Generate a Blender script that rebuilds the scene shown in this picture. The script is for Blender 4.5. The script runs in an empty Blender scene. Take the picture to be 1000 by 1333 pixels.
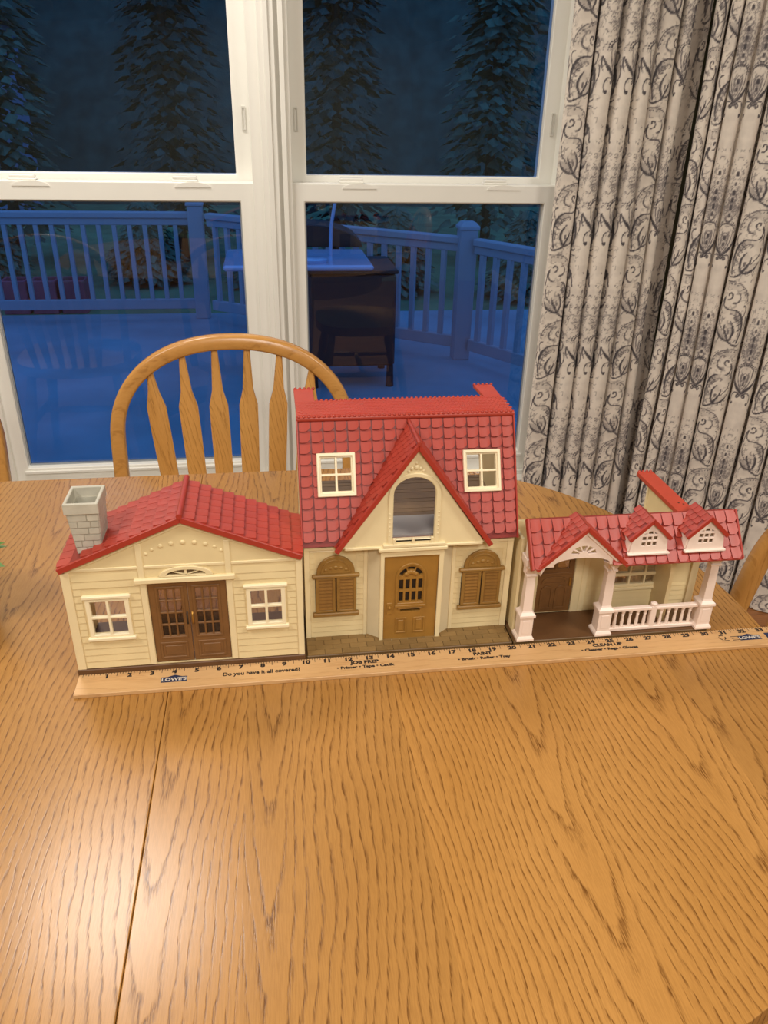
import bpy, bmesh, math, random
import numpy as np
from mathutils import Vector, Matrix
from mathutils.geometry import tessellate_polygon

random.seed(7)
rng = np.random.default_rng(7)
S = 0.0254                      # the scene is measured in inches along the yardstick
SC = bpy.context.scene
COL = SC.collection

def W(x, y, z):                 # inch frame (x along yardstick, y away, z above its top face) -> metres
    return Vector((x * S, y * S, (z + 0.2) * S + 0.75))

def lin(c):
    r = []
    for v in c:
        v = v / 255.0
        r.append(v / 12.92 if v <= 0.04045 else ((v + 0.055) / 1.055) ** 2.4)
    return tuple(r) + (1.0,)

# ------------------------------------------------------------------ camera
cam = bpy.data.cameras.new('camera')
cam.sensor_fit = 'HORIZONTAL'
cam.sensor_width = 36.0
cam.lens = 36.0 * 1011.0 / 1000.0
cam.clip_start = 0.02
cam.clip_end = 200
camo = bpy.data.objects.new('camera', cam)
COL.objects.link(camo)
pitch, yaw, roll = 0.477, 0.150, 0.023
fw = Vector((math.sin(yaw) * math.cos(pitch), math.cos(yaw) * math.cos(pitch), -math.sin(pitch)))
rt = Vector((math.cos(yaw), -math.sin(yaw), 0))
up = rt.cross(fw)
rt, up = math.cos(roll) * rt + math.sin(roll) * up, -math.sin(roll) * rt + math.cos(roll) * up
camo.matrix_world = Matrix.Translation(W(9.119, -29.559, 23.085)) @ Matrix((rt, up, -fw)).transposed().to_4x4()
SC.camera = camo

# ------------------------------------------------------------------ sky (dusk)
world = bpy.data.worlds.new('dusk')
SC.world = world
world.use_nodes = True
bg = world.node_tree.nodes['Background']
bg.inputs[0].default_value = (0.065, 0.22, 0.60, 1)
bg.inputs[1].default_value = 1.5

# ------------------------------------------------------------------ lamps of the room
def lamp(name, loc, energy, color, kind='AREA', size=0.3, target=None):
    l = bpy.data.lights.new(name, kind)
    l.energy = energy
    l.color = color
    if kind == 'AREA':
        l.shape = 'DISK'
        l.size = size
    else:
        l.shadow_soft_size = size
    o = bpy.data.objects.new(name, l)
    COL.objects.link(o)
    o.location = W(*loc)
    if target is not None:
        o.rotation_euler = (W(*target) - W(*loc)).to_track_quat('-Z', 'Y').to_euler()
    return o
WARM = (1.0, 0.94, 0.865)
lamp('window_side_ceiling_lamp', (-13, 37, 65), 15.5, WARM, 'AREA', 0.45)
lamp('kitchen_ceiling_lamp', (14, -72, 64), 33, WARM, 'AREA', 0.7, (14, -50, -30))
lamp('side_ceiling_lamp', (58, -30, 64), 17, WARM, 'AREA', 0.5, (50, -10, -30))
lamp('dining_ceiling_lamp', (-34, -25, 64), 18, WARM, 'AREA', 0.5, (-25, -10, -30))

SC.view_settings.view_transform = 'Standard'
SC.view_settings.look = 'None'
SC.view_settings.gamma = 1.0
SC.view_settings.use_curve_mapping = False
SC.view_settings.exposure = 0.1

# ------------------------------------------------------------------ materials
def nt(name):
    m = bpy.data.materials.new(name)
    m.use_nodes = True
    t = m.node_tree
    return m, t, t.nodes['Principled BSDF']

def nd(t, kind, **kw):
    n = t.nodes.new(kind)
    for k, v in kw.items():
        setattr(n, k, v)
    return n

def math_(t, op, a, b=None, c=None):
    n = nd(t, 'ShaderNodeMath', operation=op)
    for i, v in enumerate((a, b, c)):
        if v is None:
            continue
        if isinstance(v, (int, float)):
            n.inputs[i].default_value = v
        else:
            t.links.new(v, n.inputs[i])
    return n.outputs[0]

def ramp(t, fac, stops, interp='LINEAR'):
    n = nd(t, 'ShaderNodeValToRGB')
    n.color_ramp.interpolation = interp
    e = n.color_ramp.elements
    while len(e) < len(stops):
        e.new(0.5)
    for i, (p, c) in enumerate(stops):
        e[i].position = p
        e[i].color = c
    t.links.new(fac, n.inputs[0])
    return n.outputs[0]

def mixc(t, fac, a, b, blend='MIX'):
    n = nd(t, 'ShaderNodeMix', data_type='RGBA', blend_type=blend)
    for sock, v in ((n.inputs[0], fac), (n.inputs[6], a), (n.inputs[7], b)):
        if isinstance(v, (int, float)):
            sock.default_value = v
        elif isinstance(v, tuple):
            sock.default_value = v
        else:
            t.links.new(v, sock)
    return n.outputs[2]

def plain(name, col, rough=0.45, vary=0.06, scale=30, spec=0.5, metal=0.0, bump=0.0, objvar=0.0):
    m, t, p = nt(name)
    c = lin(col)
    tc = nd(t, 'ShaderNodeTexCoord')
    nz = nd(t, 'ShaderNodeTexNoise')
    nz.inputs['Scale'].default_value = scale
    nz.inputs['Detail'].default_value = 4
    t.links.new(tc.outputs['Object'], nz.inputs['Vector'])
    lo = tuple(v * (1 - vary) for v in c[:3]) + (1,)
    hi = tuple(min(1, v * (1 + vary)) for v in c[:3]) + (1,)
    out = ramp(t, nz.outputs[0], [(0.3, lo), (0.7, hi)])
    if objvar:
        oi = nd(t, 'ShaderNodeObjectInfo')
        hv = nd(t, 'ShaderNodeHueSaturation')
        t.links.new(math_(t, 'MULTIPLY_ADD', oi.outputs['Random'], objvar * 2, 1 - objvar), hv.inputs['Value'])
        t.links.new(out, hv.inputs['Color'])
        out = hv.outputs[0]
    t.links.new(out, p.inputs['Base Color'])
    p.inputs['Roughness'].default_value = rough
    p.inputs['Metallic'].default_value = metal
    p.inputs['Specular IOR Level'].default_value = spec
    if bump:
        b = nd(t, 'ShaderNodeBump')
        b.inputs['Strength'].default_value = bump
        b.inputs['Distance'].default_value = 0.0006
        nz2 = nd(t, 'ShaderNodeTexNoise')
        nz2.inputs['Scale'].default_value = scale * 20
        t.links.new(tc.outputs['Object'], nz2.inputs['Vector'])
        t.links.new(nz2.outputs[0], b.inputs['Height'])
        t.links.new(b.outputs[0], p.inputs['Normal'])
    return m

def oak(name, light, mid, dark, axis='Y', board=5.2, ring=3.6, taper=0.10, rough=0.2, pores=1.0, seed=0.0):
    """plain-sawn oak: cathedral rings per board, broken dark pore dashes along the grain"""
    m, t, p = nt(name)
    tc = nd(t, 'ShaderNodeTexCoord')
    mp = nd(t, 'ShaderNodeMapping')
    mp.inputs['Scale'].default_value = (1 / S, 1 / S, 1 / S)
    mp.inputs['Location'].default_value = (seed, seed * 1.7, 0)
    t.links.new(tc.outputs['Object'], mp.inputs['Vector'])
    sx = nd(t, 'ShaderNodeSeparateXYZ')
    t.links.new(mp.outputs[0], sx.inputs[0])
    x, y, z = sx.outputs
    if axis == 'X':
        x, y = y, x
    if axis == 'Z':
        x, y, z = math_(t, 'ADD', x, y), z, y
    # slow wander of the figure
    cw = nd(t, 'ShaderNodeCombineXYZ')
    t.links.new(math_(t, 'MULTIPLY', x, 0.16), cw.inputs[0])
    t.links.new(math_(t, 'MULTIPLY', y, 0.07), cw.inputs[1])
    n1 = nd(t, 'ShaderNodeTexNoise')
    n1.inputs['Scale'].default_value = 1.0
    n1.inputs['Detail'].default_value = 3
    t.links.new(cw.outputs[0], n1.inputs['Vector'])
    b = math_(t, 'DIVIDE', x, board)
    bi = math_(t, 'FLOOR', b)
    wn = nd(t, 'ShaderNodeTexWhiteNoise', noise_dimensions='1D')
    t.links.new(bi, wn.inputs['W'])
    rnd = wn.outputs['Value']
    u = math_(t, 'MULTIPLY', math_(t, 'SUBTRACT', math_(t, 'FRACT', b), math_(t, 'MULTIPLY_ADD', rnd, 0.9, 0.05)), board)
    u = math_(t, 'ADD', u, math_(t, 'MULTIPLY', math_(t, 'SUBTRACT', n1.outputs[0], 0.5), 2.2))
    d = math_(t, 'SQRT', math_(t, 'ADD', math_(t, 'MULTIPLY', u, u), 0.5))
    ph = math_(t, 'SUBTRACT', math_(t, 'MULTIPLY', d, ring), math_(t, 'MULTIPLY', y, ring * taper))
    ph = math_(t, 'ADD', ph, math_(t, 'MULTIPLY', rnd, 17.0))
    cf = nd(t, 'ShaderNodeCombineXYZ')
    t.links.new(math_(t, 'MULTIPLY', x, 3.0), cf.inputs[0])
    t.links.new(math_(t, 'MULTIPLY', y, 0.9), cf.inputs[1])
    n2 = nd(t, 'ShaderNodeTexNoise')
    n2.inputs['Scale'].default_value = 1.0
    n2.inputs['Detail'].default_value = 2
    t.links.new(cf.outputs[0], n2.inputs['Vector'])
    ph = math_(t, 'ADD', ph, math_(t, 'MULTIPLY', math_(t, 'SUBTRACT', n2.outputs[0], 0.5), 0.6))
    fr = math_(t, 'FRACT', ph)
    band = ramp(t, fr, [(0.0, (1, 1, 1, 1)), (0.10, (0.65, 0.65, 0.65, 1)), (0.28, (0.12, 0.12, 0.12, 1)), (0.9, (0.02, 0.02, 0.02, 1)), (1.0, (0.9, 0.9, 0.9, 1))])
    # pores: short dashes
    cp = nd(t, 'ShaderNodeCombineXYZ')
    t.links.new(math_(t, 'MULTIPLY', x, 22.0), cp.inputs[0])
    t.links.new(math_(t, 'MULTIPLY', y, 1.3), cp.inputs[1])
    t.links.new(math_(t, 'MULTIPLY', z, 2.0), cp.inputs[2])
    n3 = nd(t, 'ShaderNodeTexNoise')
    n3.inputs['Scale'].default_value = 1.0
    n3.inputs['Detail'].default_value = 3
    n3.inputs['Roughness'].default_value = 0.6
    t.links.new(cp.outputs[0], n3.inputs['Vector'])
    pore = ramp(t, n3.outputs[0], [(0.42, (0, 0, 0, 1)), (0.58, (1, 1, 1, 1))])
    f = math_(t, 'MULTIPLY', band, math_(t, 'MULTIPLY_ADD', pore, 0.75, 0.25))
    f = math_(t, 'ADD', math_(t, 'MULTIPLY', f, pores), math_(t, 'MULTIPLY', pore, 0.10))
    base = mixc(t, math_(t, 'MULTIPLY_ADD', n1.outputs[0], 1.4, -0.25), lin(mid), lin(light))
    colr = mixc(t, math_(t, 'MINIMUM', f, 1.0), base, lin(dark))
    hv = nd(t, 'ShaderNodeHueSaturation')
    t.links.new(math_(t, 'MULTIPLY_ADD', rnd, 0.16, 0.92), hv.inputs['Value'])
    t.links.new(colr, hv.inputs['Color'])
    t.links.new(hv.outputs[0], p.inputs['Base Color'])
    p.inputs['Roughness'].default_value = rough
    bp = nd(t, 'ShaderNodeBump', invert=True)
    bp.inputs['Strength'].default_value = 0.12
    bp.inputs['Distance'].default_value = 0.0004
    t.links.new(f, bp.inputs['Height'])
    t.links.new(bp.outputs[0], p.inputs['Normal'])
    return m

def glassy(name, tint, refl=1.0, rough=0.0):
    m, t, p = nt(name)
    t.nodes.remove(p)
    tr = nd(t, 'ShaderNodeBsdfTransparent')
    tr.inputs[0].default_value = tint
    gl = nd(t, 'ShaderNodeBsdfGlossy')
    gl.inputs['Roughness'].default_value = rough
    fz = nd(t, 'ShaderNodeFresnel')
    fz.inputs['IOR'].default_value = 1.5
    mx = nd(t, 'ShaderNodeMixShader')
    t.links.new(math_(t, 'MULTIPLY', fz.outputs[0], refl), mx.inputs[0])
    t.links.new(tr.outputs[0], mx.inputs[1])
    t.links.new(gl.outputs[0], mx.inputs[2])
    t.links.new(mx.outputs[0], t.nodes['Material Output'].inputs[0])
    return m

M = {}
M['oak_table'] = oak('oak_table', (188, 138, 76), (169, 119, 57), (104, 64, 24), 'Y', 6.6, 3.3, 0.07, 0.26, 0.95, seed=3.1)
M['oak_chair'] = oak('oak_chair', (218, 164, 92), (196, 138, 68), (140, 92, 40), 'Z', 3.0, 4.0, 0.05, 0.25, 0.6, seed=9.0)
M['oak_bow'] = oak('oak_bow', (220, 166, 94), (198, 140, 70), (156, 104, 48), 'X', 3.0, 3.0, 0.05, 0.25, 0.5, seed=2.0)
M['ruler_wood'] = oak('ruler_wood', (214, 174, 124), (202, 158, 106), (172, 124, 74), 'X', 2.4, 3.5, 0.03, 0.4, 0.5, seed=5.0)
M['ink_black'] = plain('ink_black', (38, 30, 28), 0.6, 0.1)
M['ink_navy'] = plain('ink_navy', (34, 44, 76), 0.55, 0.08)
M['ink_white'] = plain('ink_white', (214, 204, 190), 0.6, 0.05)
M['cream'] = plain('cream', (230, 210, 162), 0.42, 0.03, 40, bump=0.05)
M['cream_trim'] = plain('cream_trim', (236, 218, 174), 0.40, 0.03, 40)
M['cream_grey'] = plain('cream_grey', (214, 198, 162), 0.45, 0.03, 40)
M['ivory'] = plain('ivory', (246, 232, 196), 0.38, 0.02, 40)
M['white_plastic'] = plain('white_plastic', (243, 222, 208), 0.38, 0.02, 40)
M['red_tile'] = plain('red_tile', (168, 60, 45), 0.42, 0.05, 60, objvar=0.05, bump=0.12)
M['red_slab'] = plain('red_slab', (136, 42, 34), 0.45, 0.05, 50, bump=0.1)  # darker red, so the grooves between tiles have their shade in the colour
M['red_edge'] = plain('red_edge', (168, 54, 40), 0.40, 0.05, 50)
M['red_top'] = plain('red_top', (184, 68, 48), 0.45, 0.05, 60, bump=0.1)  # lighter red: overhead light on the flat tops is put into the colour
M['chimney_grey'] = plain('chimney_grey', (178, 174, 158), 0.55, 0.07, 90, bump=0.2)
M['brick_grey'] = plain('brick_grey', (188, 183, 167), 0.55, 0.08, 90, objvar=0.07, bump=0.3)
M['brown_base'] = plain('brown_base', (104, 78, 44), 0.5, 0.10, 60, bump=0.1)
M['brown_tile'] = plain('brown_tile', (132, 104, 62), 0.5, 0.10, 60, objvar=0.16, bump=0.1)
M['brown_dark'] = plain('brown_dark', (98, 66, 38), 0.45, 0.1, 60, bump=0.1)
M['door_brown'] = plain('door_brown', (122, 84, 46), 0.42, 0.1, 70, bump=0.1)
M['door_gold'] = plain('door_gold', (156, 112, 46), 0.42, 0.08, 70, bump=0.1)
M['shutter'] = plain('shutter', (148, 110, 52), 0.42, 0.1, 80, bump=0.1)
M['shutter_slat'] = plain('shutter_slat', (142, 100, 42), 0.42, 0.1, 80, objvar=0.06)
M['attic_plank'] = plain('attic_plank', (134, 108, 76), 0.5, 0.12, 60, objvar=0.12)
M['attic_grey'] = plain('attic_grey', (176, 170, 164), 0.5, 0.03, 30)
M['gold_metal'] = plain('gold_metal', (170, 124, 52), 0.3, 0.05, 50, metal=0.6)
M['dark_gap'] = plain('dark_gap', (46, 34, 24), 0.6, 0.1)
M['toy_glass'] = glassy('toy_glass', (0.80, 0.72, 0.66, 1), 1.2, 0.08)
M['frost_glass'] = glassy('frost_glass', (0.42, 0.36, 0.30, 1), 1.2, 0.2)
M['vinyl'] = plain('vinyl', (244, 242, 234), 0.35, 0.015, 8)
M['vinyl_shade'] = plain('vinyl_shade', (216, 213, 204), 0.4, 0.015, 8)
M['glass'] = glassy('glass', (0.90, 0.93, 0.95, 1), 1.3)
M['seal'] = plain('seal', (150, 156, 164), 0.4, 0.03)
M['wall_paint'] = plain('wall_paint', (172, 178, 160), 0.8, 0.02, 4)
M['ceiling_paint'] = plain('ceiling_paint', (226, 218, 200), 0.85, 0.01, 4)
M['floor_wood'] = oak('floor_wood', (170, 112, 62), (146, 92, 48), (92, 54, 26), 'X', 3.0, 2.5, 0.05, 0.3, 0.8)
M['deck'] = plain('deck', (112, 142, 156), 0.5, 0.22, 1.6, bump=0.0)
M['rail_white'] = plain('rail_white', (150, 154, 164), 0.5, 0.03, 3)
M['lawn'] = plain('lawn', (84, 120, 84), 0.95, 0.35, 1.5)
M['needle'] = plain('needle', (44, 70, 60), 0.9, 0.4, 2.5)
M['needle_light'] = plain('needle_light', (72, 100, 80), 0.9, 0.4, 2.5)
M['bark'] = plain('bark', (60, 46, 36), 0.9, 0.2, 6)
M['grill_black'] = plain('grill_black', (20, 19, 20), 0.45, 0.1, 5)
M['steel'] = plain('steel', (170, 186, 214), 0.25, 0.05, 5, metal=0.3)
M['planter_red'] = plain('planter_red', (150, 70, 84), 0.8, 0.15, 5, objvar=0.15)
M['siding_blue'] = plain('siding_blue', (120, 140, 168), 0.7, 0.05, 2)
M['leaf'] = plain('leaf', (76, 116, 34), 0.45, 0.2, 30, objvar=0.1)
M['pot'] = plain('pot', (86, 60, 42), 0.5, 0.1, 20)
M['soil'] = plain('soil', (44, 32, 24), 0.95, 0.2, 60)
M['rod'] = plain('rod', (60, 50, 44), 0.4, 0.05, metal=0.6)

def curtain_mat():
    m, t, p = nt('damask')
    at = nd(t, 'ShaderNodeAttribute', attribute_name='ink')
    tc = nd(t, 'ShaderNodeTexCoord')
    nz = nd(t, 'ShaderNodeTexNoise')
    nz.inputs['Scale'].default_value = 55
    nz.inputs['Detail'].default_value = 5
    t.links.new(tc.outputs['Object'], nz.inputs['Vector'])
    f = math_(t, 'ADD', at.outputs['Fac'], math_(t, 'MULTIPLY', math_(t, 'SUBTRACT', nz.outputs[0], 0.5), 0.30))
    c = ramp(t, f, [(0.0, lin((232, 222, 210))), (0.25, lin((208, 198, 188))), (0.55, lin((140, 132, 130))), (1.0, lin((64, 60, 66)))])
    t.links.new(c, p.inputs['Base Color'])
    p.inputs['Roughness'].default_value = 0.7
    p.inputs['Sheen Weight'].default_value = 0.15
    return m
M['damask'] = curtain_mat()

# ------------------------------------------------------------------ mesh helpers
class MB:
    def __init__(s):
        s.v = []
        s.f = []
    def add(s, vs, fs):
        o = len(s.v)
        s.v += [tuple(v) for v in vs]
        s.f += [tuple(i + o for i in f) for f in fs]
        return s
    def box(s, x0, x1, y0, y1, z0, z1):
        v = [(x0, y0, z0), (x1, y0, z0), (x1, y1, z0), (x0, y1, z0), (x0, y0, z1), (x1, y0, z1), (x1, y1, z1), (x0, y1, z1)]
        return s.add(v, [(0, 3, 2, 1), (4, 5, 6, 7), (0, 1, 5, 4), (1, 2, 6, 5), (2, 3, 7, 6), (3, 0, 4, 7)])
    def hexa(s, v):
        """eight corners: bottom ring of four, then top ring"""
        return s.add(v, [(0, 3, 2, 1), (4, 5, 6, 7), (0, 1, 5, 4), (1, 2, 6, 5), (2, 3, 7, 6), (3, 0, 4, 7)])
    def prism(s, loops, fn, a, b):
        """extrude a 2-D outline with holes; fn(u, v, w) -> point; w runs from a to b"""
        flat = [pt for lp in loops for pt in lp]
        tris = tessellate_polygon([[Vector((u, v, 0)) for u, v in lp] for lp in loops])
        n = len(flat)
        vs = [fn(u, v, a) for u, v in flat] + [fn(u, v, b) for u, v in flat]
        fs = [tuple(t) for t in tris] + [tuple(i + n for i in reversed(t)) for t in tris]
        k = 0
        for lp in loops:
            m = len(lp)
            for i in range(m):
                j = (i + 1) % m
                fs.append((k + i, k + j, k + j + n, k + i + n))
            k += m
        return s.add(vs, fs)
    def tube(s, pts, rad, n=10, close=False, flat=None):
        pts = [Vector(p) for p in pts]
        m = len(pts)
        if isinstance(rad, (int, float, tuple)):
            rad = [rad] * m
        ring = []
        prev = None
        for i, p in enumerate(pts):
            a = pts[(i - 1) % m] if (close or i > 0) else p
            b = pts[(i + 1) % m] if (close or i < m - 1) else p
            t = (b - a).normalized()
            if prev is None:
                ref = Vector((0, 0, 1)) if abs(t.z) < 0.9 else Vector((0, 1, 0))
                nrm = (ref - t * ref.dot(t)).normalized()
            else:
                nrm = (prev - t * prev.dot(t)).normalized()
            prev = nrm
            bn = t.cross(nrm)
            r = rad[i]
            r1, r2 = r if isinstance(r, tuple) else (r, r)
            ring.append([p + nrm * r1 * math.cos(2 * math.pi * k / n) + bn * r2 * math.sin(2 * math.pi * k / n) for k in range(n)])
        vs = [v for r in ring for v in r]
        fs = []
        for i in range(m if close else m - 1):
            j = (i + 1) % m
            for k in range(n):
                l = (k + 1) % n
                fs.append((i * n + k, i * n + l, j * n + l, j * n + k))
        if not close:
            fs.append(tuple(reversed(range(n))))
            fs.append(tuple((m - 1) * n + k for k in range(n)))
        return s.add(vs, fs)
    def lathe(s, prof, cx, cy, n=16, sq=False):
        """prof: list of (r, z)"""
        vs, fs = [], []
        for r, z in prof:
            for k in range(n):
                a = 2 * math.pi * (k + 0.5) / n
                q = r / math.cos(math.pi / 4) if sq else r
                vs.append((cx + q * math.cos(a), cy + q * math.sin(a), z))
        for i in range(len(prof) - 1):
            for k in range(n):
                l = (k + 1) % n
                fs.append((i * n + k, i * n + l, (i + 1) * n + l, (i + 1) * n + k))
        fs.append(tuple(reversed(range(n))))
        fs.append(tuple((len(prof) - 1) * n + k for k in range(n)))
        return s.add(vs, fs)
    def sphere(s, c, r, n=10, m=6, sc=(1, 1, 1)):
        vs, fs = [(c[0], c[1], c[2] - r * sc[2])], []
        for i in range(1, m):
            a = -math.pi / 2 + math.pi * i / m
            for k in range(n):
                b = 2 * math.pi * k / n
                vs.append((c[0] + r * sc[0] * math.cos(a) * math.cos(b), c[1] + r * sc[1] * math.cos(a) * math.sin(b), c[2] + r * sc[2] * math.sin(a)))
        vs.append((c[0], c[1], c[2] + r * sc[2]))
        for k in range(n):
            fs.append((0, 1 + (k + 1) % n, 1 + k))
            fs.append((len(vs) - 1, 1 + (m - 2) * n + k, 1 + (m - 2) * n + (k + 1) % n))
        for i in range(m - 2):
            for k in range(n):
                l = (k + 1) % n
                fs.append((1 + i * n + k, 1 + i * n + l, 1 + (i + 1) * n + l, 1 + (i + 1) * n + k))
        return s.add(vs, fs)
    def mesh(s, name, mat, org=(0, 0, 0), smooth=0):
        me = bpy.data.meshes.new(name)
        me.from_pydata([((x - org[0]) * S, (y - org[1]) * S, (z - org[2]) * S) for x, y, z in s.v], [], s.f)
        me.validate()
        bm = bmesh.new()
        bm.from_mesh(me)
        bmesh.ops.recalc_face_normals(bm, faces=bm.faces)
        bm.to_mesh(me)
        bm.free()
        me.materials.append(mat if not isinstance(mat, str) else M[mat])
        if smooth:
            me.polygons.foreach_set('use_smooth', [True] * len(me.polygons))
            me.set_sharp_from_angle(angle=math.radians(smooth))
        return me
    def build(s, name, mat, parent=None, bevel=0, smooth=0, org=None, seg=1):
        """link as ONE object; parent is an object whose inch origin is kept in ORG"""
        if org is None:
            org = ORG[parent.name] if parent else (0, 0, 0)
        me = s.mesh(name, mat, org, smooth)
        o = bpy.data.objects.new(name, me)
        COL.objects.link(o)
        if parent:
            o.parent = parent
        else:
            o.location = W(*org)
        ORG[o.name] = org
        if bevel:
            b = o.modifiers.new('bevel', 'BEVEL')
            b.width = bevel * S
            b.segments = seg
            b.limit_method = 'ANGLE'
            b.angle_limit = math.radians(40)
        return o
ORG = {}

def inst(name, me, parent, loc, rot=None):
    """object sharing mesh data, loc in inches (world inch frame), rot a 3x3 matrix"""
    o = bpy.data.objects.new(name, me)
    COL.objects.link(o)
    o.parent = parent
    og = ORG[parent.name]
    m = (rot.to_4x4() if rot is not None else Matrix.Identity(4))
    m.translation = Vector(((loc[0] - og[0]) * S, (loc[1] - og[1]) * S, (loc[2] - og[2]) * S))
    o.matrix_local = m
    ORG[o.name] = og
    return o

def tag(o, label=None, cat=None, group=None, kind=None):
    if label: o['label'] = label
    if cat: o['category'] = cat
    if group: o['group'] = group
    if kind: o['kind'] = kind
    return o

def thing(name, label, cat, org, group=None, kind=None):
    o = bpy.data.objects.new(name, None)
    o.empty_display_size = 0.05
    COL.objects.link(o)
    o.location = W(*org)
    ORG[o.name] = org
    return tag(o, label, cat, group, kind)

def rect(x0, x1, z0, z1):
    return [(x0, z0), (x1, z0), (x1, z1), (x0, z1)]

def arch(x0, x1, z0, zs, ztop, n=14):
    """rectangle with a round top"""
    cx, rx = (x0 + x1) / 2, (x1 - x0) / 2
    return [(x0, z0), (x1, z0)] + [(cx + rx * math.cos(math.pi * k / n), zs + (ztop - zs) * math.sin(math.pi * k / n)) for k in range(n + 1)]

XZ = lambda u, v, w: (u, w, v)          # outline in the front plane, thickness along y
YZ = lambda u, v, w: (w, u, v)          # outline in a side plane, thickness along x
XY = lambda u, v, w: (u, v, w)          # outline on the ground, thickness along z

def text(name, body, x, y, z, size, mat, parent, wscale=1.0, align='CENTER', bold=0.0, rotz=0.0):
    cu = bpy.data.curves.new(name, 'FONT')
    cu.body = body
    cu.size = size * S
    cu.align_x = align
    cu.align_y = 'CENTER'
    cu.extrude = 0.003 * S
    cu.offset = bold * S
    cu.resolution_u = 3
    tmp = bpy.data.objects.new(name, cu)
    COL.objects.link(tmp)
    dg = bpy.context.evaluated_depsgraph_get()
    me = bpy.data.meshes.new_from_object(tmp.evaluated_get(dg))
    me.name = name
    bpy.data.objects.remove(tmp)
    me.materials.clear()
    me.materials.append(M[mat])
    o = bpy.data.objects.new(name, me)
    COL.objects.link(o)
    o.parent = parent
    og = ORG[parent.name]
    o.matrix_local = Matrix.Translation(Vector(((x - og[0]) * S, (y - og[1]) * S, (z - og[2]) * S))) @ Matrix.Rotation(rotz, 4, 'Z') @ Matrix.Diagonal((wscale, 1, 1, 1))
    ORG[o.name] = og
    return o

# ================================================================== THE ROOM
FLZ = -30.2
WX0, WX1, WY0, WY1, CZ = -75, 88, -130, 58, 66
tag(MB().box(WX0 - 2, WX1 + 2, WY0 - 2, WY1 + 6, FLZ - 1, FLZ).build('floor', 'floor_wood'), kind='structure')
tag(MB().box(WX0 - 2, WX1 + 2, WY0 - 2, WY1 + 6, CZ, CZ + 1).build('ceiling', 'ceiling_paint'), kind='structure')
tag(MB().box(WX0 - 2, WX0, WY0, WY1 + 6, FLZ, CZ).build('wall_left', 'wall_paint'), kind='structure')
tag(MB().box(WX1, WX1 + 2, WY0, WY1 + 6, FLZ, CZ).build('wall_right', 'wall_paint'), kind='structure')
tag(MB().box(WX0, WX1, WY0 - 2, WY0, FLZ, CZ).build('wall_front', 'wall_paint'), kind='structure')
# back wall with the two window openings
WIN = [(-22.4, 9.35), (11.35, 43.1)]
WZ0, WZ1 = -17.6, 48.4
lp = [rect(WX0, WX1, FLZ, CZ)] + [list(reversed(rect(a, b, WZ0, WZ1))) for a, b in WIN]
tag(MB().prism(lp, XZ, 57.2, 63.0).build('wall_back', 'wall_paint'), kind='structure')
wx_, wy_ = math.cos(-0.68), math.sin(-0.68)
tag(MB().prism([[(54.4, 57.2), (54.4 + wx_ * 43.5, 57.2 + wy_ * 43.5), (54.4 + wx_ * 43.5 + 2, 57.2 + wy_ * 43.5 + 2.6), (57, 59)]], XY, FLZ, CZ).build('wall_bay', 'wall_paint'), kind='structure')
# wide mullion casing and outer casings, sill
tag(MB().box(9.0, 10.62, 56.4, 57.2, WZ0 - 1.6, WZ1 + 2).box(9.55, 10.1, 56.2, 56.42, WZ0 - 1.6, WZ1 + 2).build('trim_1', 'vinyl', bevel=0.06), kind='structure')
tag(MB().box(11.0, 11.5, 56.6, 57.2, WZ0 - 1.6, WZ1 + 2).build('trim_2', 'vinyl', bevel=0.05), kind='structure')
tag(MB().box(10.55, 11.08, 56.95, 57.2, WZ0 - 1.6, WZ1 + 2).build('trim_3', 'vinyl_shade', bevel=0.03), kind='structure')  # shadow of the gap beside the casing, painted as darker vinyl
tag(MB().box(-25.2, -22.2, 56.4, 57.2, WZ0 - 1.6, WZ1 + 2).build('trim_4', 'vinyl', bevel=0.06), kind='structure')
tag(MB().box(43.0, 46, 56.4, 57.2, WZ0 - 1.6, WZ1 + 2).build('trim_5', 'vinyl', bevel=0.06), kind='structure')
tag(MB().box(-25.2, 46, 55.4, 57.2, WZ0 - 1.0, WZ0 + 0.0).build('trim_6', 'vinyl', bevel=0.08), kind='structure')
tag(MB().box(-25.2, 46, 56.3, 57.2, WZ1, WZ1 + 3).build('trim_7', 'vinyl', bevel=0.08), kind='structure')
tag(MB().box(WX0, WX1, 56.5, 57.2, FLZ, FLZ + 4).build('baseboard_back', 'vinyl', bevel=0.1), kind='structure')
tag(MB().box(WX1 - 0.7, WX1, WY0, 57, FLZ, FLZ + 4).build('baseboard_right', 'vinyl', bevel=0.1), kind='structure')

def sash(mb, x0, x1, z0, z1, gx0, gx1, gz0, gz1, y0, y1):
    mb.prism([rect(x0, x1, z0, z1), list(reversed(rect(gx0, gx1, gz0, gz1)))], XZ, y0, y1)
    s = 0.35                                     # sloped glazing bead
    ym = y0 + 0.35 * (y1 - y0)
    return mb

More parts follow.
